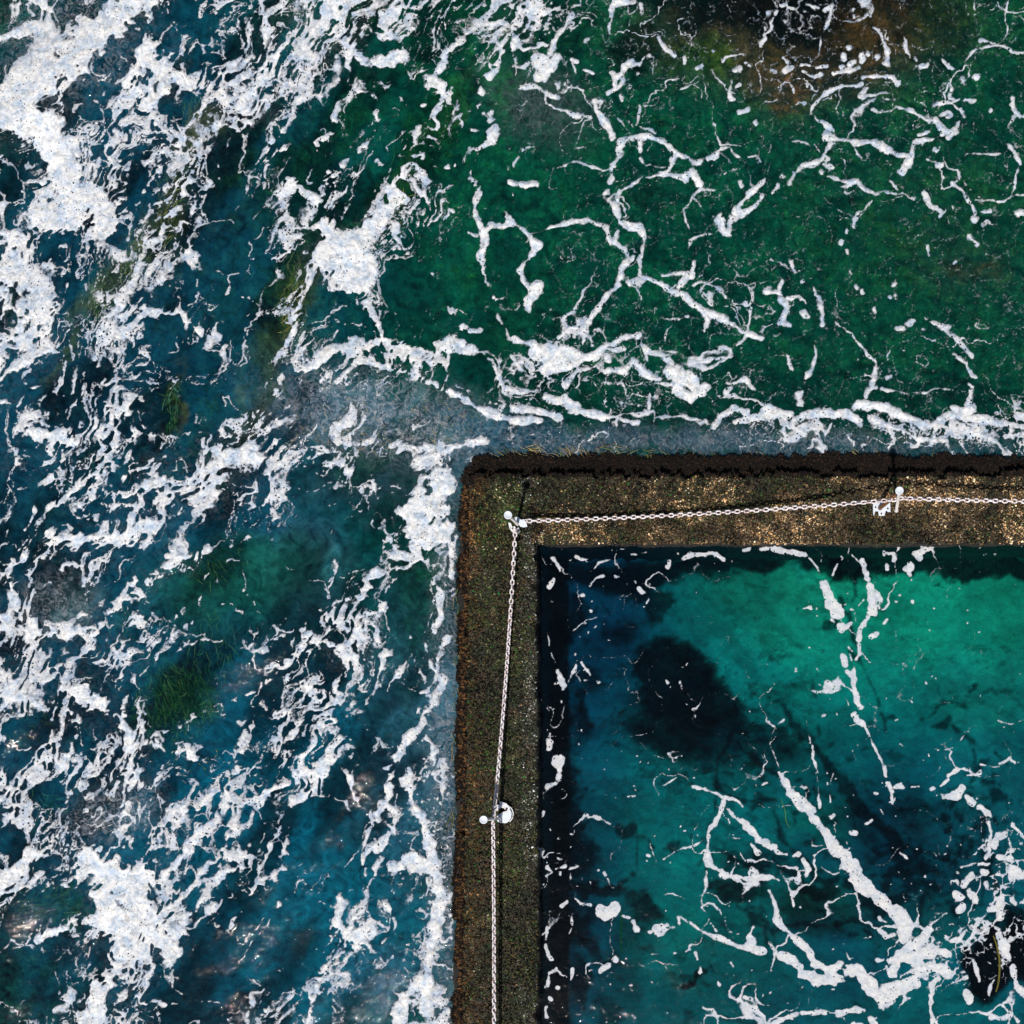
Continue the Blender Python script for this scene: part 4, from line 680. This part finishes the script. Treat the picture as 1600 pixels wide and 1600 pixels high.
# ------------------------------------------------------------------ growth on the wall: scattered chips and tufts
def scatter(name, px, py, size, flat, colr, mat, lift=0.3, blade=False, drift=None):
    n = len(px)
    z, _, _ = wall_z(px, py)
    x, y = at(px, py, z)
    base = np.stack([x, y, z], -1)
    ang = rng.uniform(0, 2*np.pi, n)
    if blade:
        # curved ribbon: 3 cross rows
        if drift is not None: ang = drift+rng.normal(0, .7, n)
        dirv = np.stack([np.cos(ang), np.sin(ang), 0*ang], -1); sidev = np.stack([-np.sin(ang), np.cos(ang), 0*ang], -1)
        rows = []
        rise = rng.uniform(0.1, 1.0, n)
        for t, w in ((0, .22), (.5, .30), (1.0, .05)):
            c = base+dirv*(size*t)[:, None]+np.array([0, 0, 1.])*(size*rise*(t-0.55*t*t)+.004)[:, None]
            tw = rng.uniform(-.6, .6, n)
            s = sidev*(size*w)[:, None]+np.array([0, 0, 1.])*(size*w*tw)[:, None]
            rows += [c-s, c+s]
        v = np.stack(rows, 1).reshape(-1, 3)
        b = (np.arange(n)*6)[:, None]
        f = np.concatenate([b+np.array([[0, 1, 3, 2]]), b+np.array([[2, 3, 5, 4]])], 0)
        cols = np.repeat(colr, 6, 0)
        return mesh_np(name, v, f, mat, cols={'col': rgba(cols)}, smooth=False)
    # faceted chip: irregular 5-point dome
    k = 5; ring = []
    for j in range(k):
        a = ang+j*2*np.pi/k+rng.normal(0, .2, n); r = size*rng.uniform(.6, 1.25, n)
        ring.append(base+np.stack([np.cos(a)*r, np.sin(a)*r, -size*.4], -1))
    top = base+np.stack([rng.normal(0, .3, n)*size, rng.normal(0, .3, n)*size, size*flat*rng.uniform(.5, 1.4, n)], -1)
    v = np.stack(ring+[top], 1).reshape(-1, 3)
    b = (np.arange(n)*6)[:, None]
    f = np.concatenate([b+np.array([[j, (j+1) % k, 5]]) for j in range(k)], 0)
    cols = np.repeat(colr, 6, 0)
    return mesh_np(name, v, f, mat, cols={'col': rgba(cols)}, smooth=False, nside=3)

def top_points(n):
    a = int(n*.5)
    x = np.concatenate([rng.uniform(728, 1760, a), rng.uniform(715, 850, n-a)])
    y = np.concatenate([rng.uniform(742, 852, a), rng.uniform(742, 1760, n-a)])
    k = (outer_sd(x, y) < 2) & (inner_sd(x, y) < 1); return x[k], y[k]
def pick(pal, w, n):
    w = np.array(w, float); i = rng.choice(len(pal), n, p=w/w.sum()); return np.array(pal)[i]
px, py = top_points(95000)
n = len(px)
TAN = [(0.34, 0.22, 0.11), (0.20, 0.12, 0.055), (0.45, 0.36, 0.24), (0.05, 0.03, 0.015), (0.012, 0.009, 0.006)]
GRN = [(0.03, 0.045, 0.015), (0.07, 0.09, 0.03), (0.015, 0.02, 0.01), (0.02, 0.16, 0.02), (0.16, 0.16, 0.09)]
GRY = [(0.28, 0.27, 0.22), (0.03, 0.03, 0.025), (0.012, 0.012, 0.010), (0.08, 0.09, 0.07), (0.45, 0.45, 0.42)]
BRN = [(0.16, 0.075, 0.02), (0.09, 0.04, 0.012), (0.03, 0.015, 0.007), (0.28, 0.17, 0.08), (0.012, 0.008, 0.005)]
DRK = [(0.012, 0.008, 0.005), (0.03, 0.022, 0.012), (0.006, 0.005, 0.004)]
ct = pick(TAN, [3, 4, 1.6, 4, 4], n); cg = pick(GRN, [4, 3, 5, .5, 1.2], n); cy_ = pick(GRY, [1.6, 4, 5, 3, .7], n); cb = pick(BRN, [3, 4, 4, 1.4, 3], n); cd = pick(DRK, [3, 2, 3], n)
nz = fbm(px, py, 34, 90, 4, .6)*.6+fbm(px, py, 110, 93, 3)*.4
horiz = (py < 850) & (px > 830)
prob_t = np.where(horiz, sm(.36, .60, nz+np.clip((px-900)/2500, 0, .22)+np.clip((py-800)/500, -.1, .12)), .12*sm(.4, .6, nz))
prob_g = np.where(horiz, .5*sm(.55, .4, nz), sm(.35, .55, fbm(px, py, 50, 92, 3))*.7)
prob_y = np.where(~horiz, sm(800, 835, px)*.9, .15*sm(930, 850, px))
prob_b = np.where(~horiz, sm(768, 736, px+(nz-.5)*60)*.85, 0.05)
colr = cd.copy()
for pr, cc in ((prob_g, cg), (prob_t, ct), (prob_y, cy_), (prob_b, cb)):
    m = rng.uniform(0, 1, n) < pr; colr[m] = cc[m]
dk = rng.uniform(0, 1, n) < .75*sm(.52, .72, fbm(px, py, 42, 95, 3)); colr[dk] = cd[dk]
colr = colr*(rng.uniform(.5, 1.6, (n, 1))*(0.55+1.3*sm(.35, .65, fbm(px, py, 15, 96, 3)))[:, None])
colr[(py > 860)] *= .6; colr[horiz] *= .85
stain = fbm(px, py, 75, 191, 4, .6); colr *= (0.45+1.1*sm(.36, .6, stain))[:, None]
size = rng.uniform(.7, 2.1, n)*S*rng.choice([1, 1.6], n, p=[.85, .15])
o = scatter('encrusting_growth', px, py, size, .9, colr, M_GROW)
tag(o, 'crust of shells, barnacles and short algae over the wall top', 'growth', kind='stuff')
# green and brown tufts on the top
px, py = top_points(26000); n = len(px)
g = fbm(px, py, 40, 97, 3); k = rng.uniform(0, 1, n) < sm(.42, .62, g)*np.where((py < 850) & (px > 830), .5, 1); px, py = px[k], py[k]; n = len(px)
cc = pick([(0.02, 0.035, 0.010), (0.05, 0.075, 0.018), (0.09, 0.10, 0.035), (0.012, 0.010, 0.006), (0.02, 0.20, 0.03), (0.10, 0.06, 0.02)], [5, 3, 2, 5, .25, 2], n)
o = scatter('algae_tufts', px, py, rng.uniform(1.8, 4.2, n)*S, .9, cc, M_WEED, blade=True)
tag(o, 'short green and brown algae tufts growing on the wall top', 'algae', kind='stuff')
# dark seaweed fringe down the sea side
def fringe(n):
    a = n//2
    x = np.concatenate([rng.uniform(740, 1760, a), rng.uniform(685, 760, n-a)])
    y = np.concatenate([rng.uniform(695, 750, a), rng.uniform(735, 1760, n-a)])
    d = outer_sd(x, y); edge = 24+(fbm(x, y, 22, 98, 3)-.5)*40
    edge = np.where(y < 760, edge+6, edge-10)
    k = (d > -1) & (d < edge); return x[k], y[k]
px, py = fringe(90000); n = len(px)
side = (py > 760)
cc = pick([(0.003, 0.002, 0.0015), (0.009, 0.0045, 0.0028), (0.022, 0.011, 0.006), (0.008, 0.008, 0.004)], [5, 4, 1.6, 1], n)
br = side & (outer_sd(px, py) < 9) & (rng.uniform(0, 1, n) < .35); cc[br] = pick([(0.14, 0.065, 0.02), (0.07, 0.035, 0.012)], [1, 1.5], int(br.sum()))
drift = np.where(side, math.pi, math.pi/2)
o = scatter('seaweed_fringe', px, py, rng.uniform(2.5, 6.5, n)*S, .9, cc, M_WEED, blade=True, drift=drift)
tag(o, 'dark brown seaweed fringe clinging to the sea side of the wall', 'seaweed', kind='stuff')

# ------------------------------------------------------------------ kelp strands swaying just under the surface
def strands(name, specs, mat, label):
    V, F, CC = [], [], []
    for (cx, cy, rx, ry, n, ang, L, wd, pal, zz) in specs:
        for i in range(n):
            r = math.sqrt(random.random()); t = random.random()*6.283
            x = cx+rx*r*math.cos(t); y = cy+ry*r*math.sin(t)
            a = math.radians(ang)+random.gauss(0, .35); l = L*random.uniform(.5, 1.4); k = random.gauss(0, .9)
            c = np.array(random.choice(pal))*random.uniform(.6, 1.3); z0 = zz+random.uniform(-.04, .01)
            b = len(V); N = 7
            for j in range(N):
                u = j/(N-1); w = wd*math.sin(math.pi*(u*.86+.1))*random.uniform(.6, 1.2)
                sx, sy = -math.sin(a), math.cos(a)
                for sg in (-1, 1):
                    V.append(tuple(atv(x+sg*sx*w, y+sg*sy*w, z0+0.01*math.sin(j*1.7)))); CC.append(c)
                x += math.cos(a)*l/(N-1); y += math.sin(a)*l/(N-1); a += k/(N-1)+random.gauss(0, .12)
                if j: F.append((b+2*j-2, b+2*j-1, b+2*j+1, b+2*j))
    o = mesh_np(name, np.array(V), np.array(F), mat, cols={'col': rgba(np.array(CC))}, smooth=True)
    return tag(o, label, 'kelp', kind='stuff')
GP = [(0.03, 0.09, 0.015), (0.10, 0.12, 0.02), (0.015, 0.05, 0.012), (0.22, 0.17, 0.04), (0.012, 0.03, 0.012)]
YP = [(0.35, 0.28, 0.12), (0.15, 0.17, 0.05), (0.25, 0.16, 0.06)]
strands('kelp', [
 (270, 1095, 60, 60, 420, 75, 26, 1.3, GP, -.10), (190, 970, 22, 30, 60, 80, 20, 1.2, GP, -.08), (340, 880, 60, 30, 90, 60, 18, 1, GP, -.12), (30, 1120, 40, 40, 60, 50, 18, 1.2, GP, -.08),
 (70, 1420, 50, 20, 90, -30, 26, 1.2, GP, -.10), (330, 1010, 40, 60, 110, 80, 22, 1, GP, -.14), (460, 470, 18, 80, 150, 105, 18, 1.2, GP+YP, -.08), (270, 630, 10, 40, 60, 105, 22, 1.2, GP+YP, -.08),
 (60, 1240, 30, 30, 40, 60, 24, 1.2, GP, -.06), (300, 1180, 40, 30, 30, 60, 14, 1, GP, -.06), (150, 460, 14, 50, 110, -55, 22, .8, GP+YP, -.03), (200, 420, 12, 50, 110, -55, 22, .8, GP+YP, -.03), (258, 330, 14, 70, 120, -60, 22, .8, GP+YP, -.03), (300, 205, 18, 50, 100, -50, 20, .8, YP+GP, -.03), (620, 300, 14, 80, 70, -58, 24, .8, GP, -.05), (690, 190, 12, 100, 70, -50, 24, .8, GP, -.05)], M_WEED, 'green and golden kelp strands swaying beneath the surf')
strands('loose_weed', [
 (714, 1250, 10, 420, 170, 62, 34, .45, YP+GP, .012), (900, 705, 140, 12, 90, 45, 26, .4, YP, .03), (1250, 710, 260, 10, 90, 55, 24, .4, YP+GP, .03),
 (600, 660, 150, 45, 110, 40, 12, .4, YP+GP, .12)], M_WEED, 'thin loose golden weed strands drifting beside the wall')
def one_strand(pts, w, colr, z):
    V, F = [], []
    for i, (x, y) in enumerate(pts):
        a = pts[max(0, i-1)]; b = pts[min(len(pts)-1, i+1)]; d = math.hypot(b[0]-a[0], b[1]-a[1])
        sx, sy = -(b[1]-a[1])/d, (b[0]-a[0])/d; ww = w*(0.5+0.5*math.sin(math.pi*(i+.5)/len(pts)))
        V += [tuple(atv(x+sx*ww, y+sy*ww, z)), tuple(atv(x-sx*ww, y-sy*ww, z))]
        if i: F.append((2*i-2, 2*i-1, 2*i+1, 2*i))
    return mesh_np('seaweed_frond', np.array(V), np.array(F), M_WEED, cols={'col': rgba(np.tile(np.array(colr), (len(V), 1)))})
def curve(p, n=10):
    out = []
    for i in range(len(p)-1):
        a = p[max(0, i-1)]; b = p[i]; c = p[i+1]; d = p[min(len(p)-1, i+2)]
        for j in range(n):
            t = j/n
            out.append(tuple(.5*((2*b[k])+(-a[k]+c[k])*t+(2*a[k]-5*b[k]+4*c[k]-d[k])*t*t+(-a[k]+3*b[k]-3*c[k]+d[k])*t**3) for k in (0, 1)))
    return out+[p[-1]]
o = one_strand(curve([(1552, 1462), (1558, 1480), (1562, 1505), (1560, 1535), (1556, 1550)]), 1.5, (0.11, 0.10, 0.02), .012); tag(o, 'long curved olive frond floating over the black hole in the pool', 'seaweed')
o = one_strand(curve([(1220, 1248), (1227, 1268), (1228, 1282), (1234, 1294)]), .6, (0.05, 0.15, 0.03), .012); tag(o, 'thin yellow-green frond left of the widest foam strand in the pool', 'seaweed')
o = one_strand(curve([(970, 1418), (971, 1440), (970, 1470), (972, 1490)]), 1.3, (0.03, 0.16, 0.03), -.05); tag(o, 'straight green frond hanging down below the rounded foam clump in the pool', 'seaweed')

# ------------------------------------------------------------------ posts
M_CAP = mat_paint('cap_paint', (0.70, 0.74, 0.80), .22, (0.45, 0.42, 0.40)); M_WHITE = mat_paint('chipped_white', (0.80, 0.80, 0.82), .42, (0.10, 0.05, 0.03))
M_SHAFT = mat_paint('shaft_paint', (0.78, 0.74, 0.72), .40, (0.35, 0.16, 0.08)); M_RUST = mat_paint('rusty_steel', (0.20, 0.085, 0.03), .5, (0.07, 0.03, 0.012))
M_CHAIN = mat_paint('chain_paint', (0.80, 0.76, 0.79), .46, (0.42, 0.24, 0.18))
def poly_plate(name, outline, z, th, mat, parent, origin, holes=(), bend=0.0):
    """plate of any outline (photo pixels), bevelled rim, real thickness; holes become dark bolt heads by geometry"""
    import bmesh
    bm = bmesh.new()
    cx = sum(p[0] for p in outline)/len(outline); cy = sum(p[1] for p in outline)/len(outline)
    def P(p, k, zz):
        x, y = at(cx+(p[0]-cx)*k, cy+(p[1]-cy)*k, zz); return (x-origin[0], y-origin[1], zz-origin[2])
    r0 = [bm.verts.new(P(p, 1.0, z+bend*(p[0]-cx)*S)) for p in outline]
    r1 = [bm.verts.new(P(p, 1.0, z+th*.7+bend*(p[0]-cx)*S)) for p in outline]
    r2 = [bm.verts.new(P(p, .95, z+th+bend*(p[0]-cx)*S)) for p in outline]
    n = len(outline)
    for a, b in ((r0, r1), (r1, r2)):
        for i in range(n): bm.faces.new((a[i], a[(i+1) % n], b[(i+1) % n], b[i]))
    bm.faces.new(r2); bm.faces.new(list(reversed(r0)))
    bmesh.ops.recalc_face_normals(bm, faces=bm.faces)
    me = bpy.data.meshes.new(name); bm.to_mesh(me); bm.free(); me.materials.append(mat)
    o = bpy.data.objects.new(name, me); C.objects.link(o); o.parent = parent; return o
def lathe(name, prof, a, b, mat, parent, origin, seg=24):
    """revolve (radius, t 0..1) along the axis a->b"""
    import bmesh
    d = b-a; q = d.to_track_quat('Z', 'Y').to_matrix(); L = d.length; bm = bmesh.new(); R = []
    for r, t in prof:
        R.append([bm.verts.new(a-origin+q @ Vector((r*math.cos(2*math.pi*i/seg), r*math.sin(2*math.pi*i/seg), t*L))) for i in range(seg)])
    for p, n in zip(R[:-1], R[1:]):
        for i in range(seg): bm.faces.new((p[i], p[(i+1) % seg], n[(i+1) % seg], n[i])).smooth = True
    bm.faces.new(R[-1]); bm.faces.new(list(reversed(R[0])))
    bmesh.ops.recalc_face_normals(bm, faces=bm.faces)
    me = bpy.data.meshes.new(name); bm.to_mesh(me); bm.free(); me.materials.append(mat)
    o = bpy.data.objects.new(name, me); C.objects.link(o); o.parent = parent; return o
def ring_obj(name, c, R, r, nrm, mat, parent, origin, seg=28, arc=1.0, a0=0.0):
    import bmesh
    q = nrm.to_track_quat('Z', 'Y').to_matrix(); bm = bmesh.new(); rows = []
    N = seg if arc >= 1 else seg+1
    for i in range(N):
        a = a0+2*math.pi*arc*i/seg; e = q @ Vector((math.cos(a), math.sin(a), 0)); up = q @ Vector((0, 0, 1))
        rows.append([bm.verts.new(c-origin+e*(R+r*math.cos(2*math.pi*j/8))+up*(r*math.sin(2*math.pi*j/8))) for j in range(8)])
    for i in range(N if arc >= 1 else N-1):
        p, n = rows[i], rows[(i+1) % N]
        for j in range(8): bm.faces.new((p[j], p[(j+1) % 8], n[(j+1) % 8], n[j])).smooth = True
    if arc < 1: bm.faces.new(rows[0]); bm.faces.new(list(reversed(rows[-1])))
    bmesh.ops.recalc_face_normals(bm, faces=bm.faces)
    me = bpy.data.meshes.new(name); bm.to_mesh(me); bm.free(); me.materials.append(mat)
    o = bpy.data.objects.new(name, me); C.objects.link(o); o.parent = parent; return o
def post(base, cap, zc, label):
    b = atv(base[0], base[1], ZT+.02); c = atv(cap[0], cap[1], zc)
    e = bpy.data.objects.new('chain_post', None); C.objects.link(e); e.location = b
    tag(e, label, 'post', 'white capped posts carrying the chain on the wall')
    r = 2.3*S
    lathe('shaft', [(r*1.5, 0), (r*1.45, .03), (r, .05), (r, .97), (r*1.1, 1.0)], b, c, M_SHAFT, e, b)
    ax_ = (c-b).normalized(); up = Vector((0, 0, 1)); t = (ax_*.3+up).normalized()
    lathe('cap', [(3.0*S, 0), (5.6*S, .12), (6.0*S, .35), (6.0*S, .75), (5.5*S, .93), (4.9*S, .95), (4.6*S, .88), (0.3*S, .92)], c-t*.008, c+t*.026, M_CAP, e, b, 32)
    return e, b, c
def circ(cx, cy, r, a0=0, a1=360, n=20, j=0.0):
    return [(cx+r*(1+random.uniform(-j, j))*math.cos(math.radians(a0+(a1-a0)*i/n)), cy+r*(1+random.uniform(-j, j))*math.sin(math.radians(a0+(a1-a0)*i/n))) for i in range(n+(0 if a1-a0 >= 360 else 1))]
# corner post: two broken half-round plates at its foot
eA, bA, cA = post((809, 819), (794, 805), 1.05, 'leaning white post with a pale blue cap where the two wall arms meet')
poly_plate('base_plate', [(794, 816), (798, 817), (800, 823), (804, 822), (807, 826), (811, 824), (813, 830), (809, 835), (806, 834), (800, 831), (796, 826)], ZT+.022, .012, M_WHITE, eA, bA)
poly_plate('foot_plate', [(804, 808), (809, 807), (814, 812), (819, 811), (823, 817), (824, 823), (818, 824), (813, 823), (810, 818), (806, 815)], ZT+.045, .014, M_CAP, eA, bA)
ring_obj('shackle', atv(822, 813.5, .42), .016, .0055, Vector((0, .3, 1)), M_CHAIN, eA, bA)
ring_obj('shackle', atv(804.5, 829, .42), .016, .0055, Vector((.3, 0, 1)), M_CHAIN, eA, bA)
for p in ((801, 826), (818, 820), (809, 829)):
    q = atv(p[0], p[1], ZT+.034); lathe('bolt', [(.011, 0), (.011, .7), (.007, 1)], q, q+Vector((0, 0, .022)), M_RUST, eA, bA, 6)
# right post: notched square plate with a brown bar slanting up from it
eB, bB, cB = post((1400.5, 798), (1405, 767), 1.08, 'white post above a notched square plate on the far wall arm')
poly_plate('base_plate', [(1364, 786), (1391, 784), (1391.5, 800), (1387.5, 800), (1386, 798), (1384, 798.5), (1382, 806), (1373, 806), (1372, 799), (1367, 799), (1365, 806), (1364, 799)], ZT+.03, .016, M_CAP, eB, bB)
lathe('diagonal_bar', [(3.4*S, 0), (3.0*S, .1), (2.6*S, 1)], atv(1375, 794, ZT+.05), atv(1401, 773, .80), M_RUST, eB, bB)  # brown bar slanting from the plate towards the cap
ring_obj('shackle', atv(1402, 781, .70), .02, .006, Vector((.2, 1, .6)), M_CHAIN, eB, bB)
for p in ((1368, 793), (1377, 803), (1387, 795)):
    q = atv(p[0], p[1], ZT+.045); lathe('bolt', [(.010, 0), (.010, .7), (.006, 1)], q, q+Vector((0, 0, .02)), M_RUST, eB, bB, 6)
# lower post: round flange and ring
eC, bC, cC = post((781, 1279), (756, 1280.5), 1.05, 'white post leaning seaward over a chipped round flange on the near wall arm')
poly_plate('base_plate', circ(786, 1273, 13.5, -30, 150, 14, .05)+[(775, 1277), (780, 1272), (787, 1268), (796, 1266)], ZT+.03, .012, M_CAP, eC, bC)
poly_plate('foot_plate', [(771, 1262), (775, 1257), (781, 1258), (780, 1252), (785, 1253), (791, 1255), (796, 1260), (797, 1266), (791, 1269), (788, 1263), (783, 1262), (777, 1267), (772, 1267)], ZT+.04, .012, M_WHITE, eC, bC)
ring_obj('rim', atv(787, 1272, ZT+.05), 14.5*S, .007, Vector((0.1, 0, 1)), M_WHITE, eC, bC, arc=.72, a0=-2.5)
lathe('bolt', [(.016, 0), (.016, .7), (.010, 1)], atv(791, 1265.5, ZT+.045), atv(791, 1265.5, ZT+.085), M_RUST, eC, bC, 6)
ring_obj('shackle', atv(770.5, 1281, .62), .02, .006, Vector((1, .2, .6)), M_CHAIN, eC, bC)

# ------------------------------------------------------------------ chains, every link a part
def link_mesh(length, width, r):
    import bmesh
    bm = bmesh.new(); R = width/2-r; hl = length/2-r-R; path = []
    for i in range(9): a = -math.pi/2+math.pi*i/8; path.append((hl+R*math.cos(a), R*math.sin(a), math.cos(a), math.sin(a)))
    for i in range(9): a = math.pi/2+math.pi*i/8; path.append((-hl+R*math.cos(a), R*math.sin(a), math.cos(a), math.sin(a)))
    rows = []
    for x, y, nx, ny in path:
        rows.append([bm.verts.new((x+nx*r*math.cos(k*math.pi/4), y+ny*r*math.cos(k*math.pi/4), r*math.sin(k*math.pi/4))) for k in range(8)])
    for i in range(len(rows)):
        p, n = rows[i], rows[(i+1) % len(rows)]
        for j in range(8): bm.faces.new((p[j], p[(j+1) % 8], n[(j+1) % 8], n[j])).smooth = True
    bmesh.ops.recalc_face_normals(bm, faces=bm.faces)
    me = bpy.data.meshes.new('link'); bm.to_mesh(me); bm.free(); me.materials.append(M_CHAIN); return me
PITCH = 7.55*S*.955
LM = link_mesh(PITCH+2.9*S, 7.2*S, 1.18*S)
def chain(a, b, sag, label, roll, upto=None):
    d = b-a; n = int(round((d.length)*(1+2.67*(sag/d.length)**2)/PITCH)); 
    e = bpy.data.objects.new('chain', None); C.objects.link(e); e.location = a
    tag(e, label, 'chain', 'white painted chains strung between the posts')
    pts = [a+d*(i/n)-Vector((0, 0, 4*sag*(i/n)*(1-i/n))) for i in range(n+1)]
    for i in range(n if upto is None else min(n, upto)):
        p, q = pts[i], pts[i+1]; x = (q-p).normalized(); up = Vector((0, 0, 1)); y = up.cross(x).normalized(); z = x.cross(y)
        ang = roll(i/n)+(math.pi/2 if i % 2 else 0)+random.uniform(-.09, .09)
        yy = y*math.cos(ang)+z*math.sin(ang); zz = x.cross(yy)
        m = Matrix((x, yy, zz)).transposed().to_4x4(); m.translation = (p+q)/2-a
        o = bpy.data.objects.new('link', LM); C.objects.link(o); o.parent = e; o.matrix_local = m
def ph(seq):
    def f(t):
        u = t*(len(seq)-1); i = min(int(u), len(seq)-2); return math.radians(seq[i]+(seq[i+1]-seq[i])*(u-i))
    return f
chain(atv(823.5, 814, .42), atv(1401, 780.5, .70), .20, 'longest chain, running along the far wall arm from the corner to the right post', ph([0, 2, 10, 0, 5, 25, 5, 0, 12, 35, 40]))
chain(atv(1403.5, 778.5, .70), atv(1403.5+560, 786, .70), .10, 'chain leaving the right post towards the right edge of the photo', ph([40, 5, 0, 30, 5, 0, 20, 0]), 44)
chain(atv(805, 831, .42), atv(771.5, 1279, .62), .16, 'chain along the near wall arm between the corner post and the lower post', ph([0, 10, 5, 30, 45, 40, 30, 42, 45, 40, 50]))
chain(atv(770.5, 1283, .62), atv(770, 1283+560, .62), .10, 'chain below the lower post running down out of the photo', ph([40, 48, 30, 45, 55, 42, 45, 40]), 62)
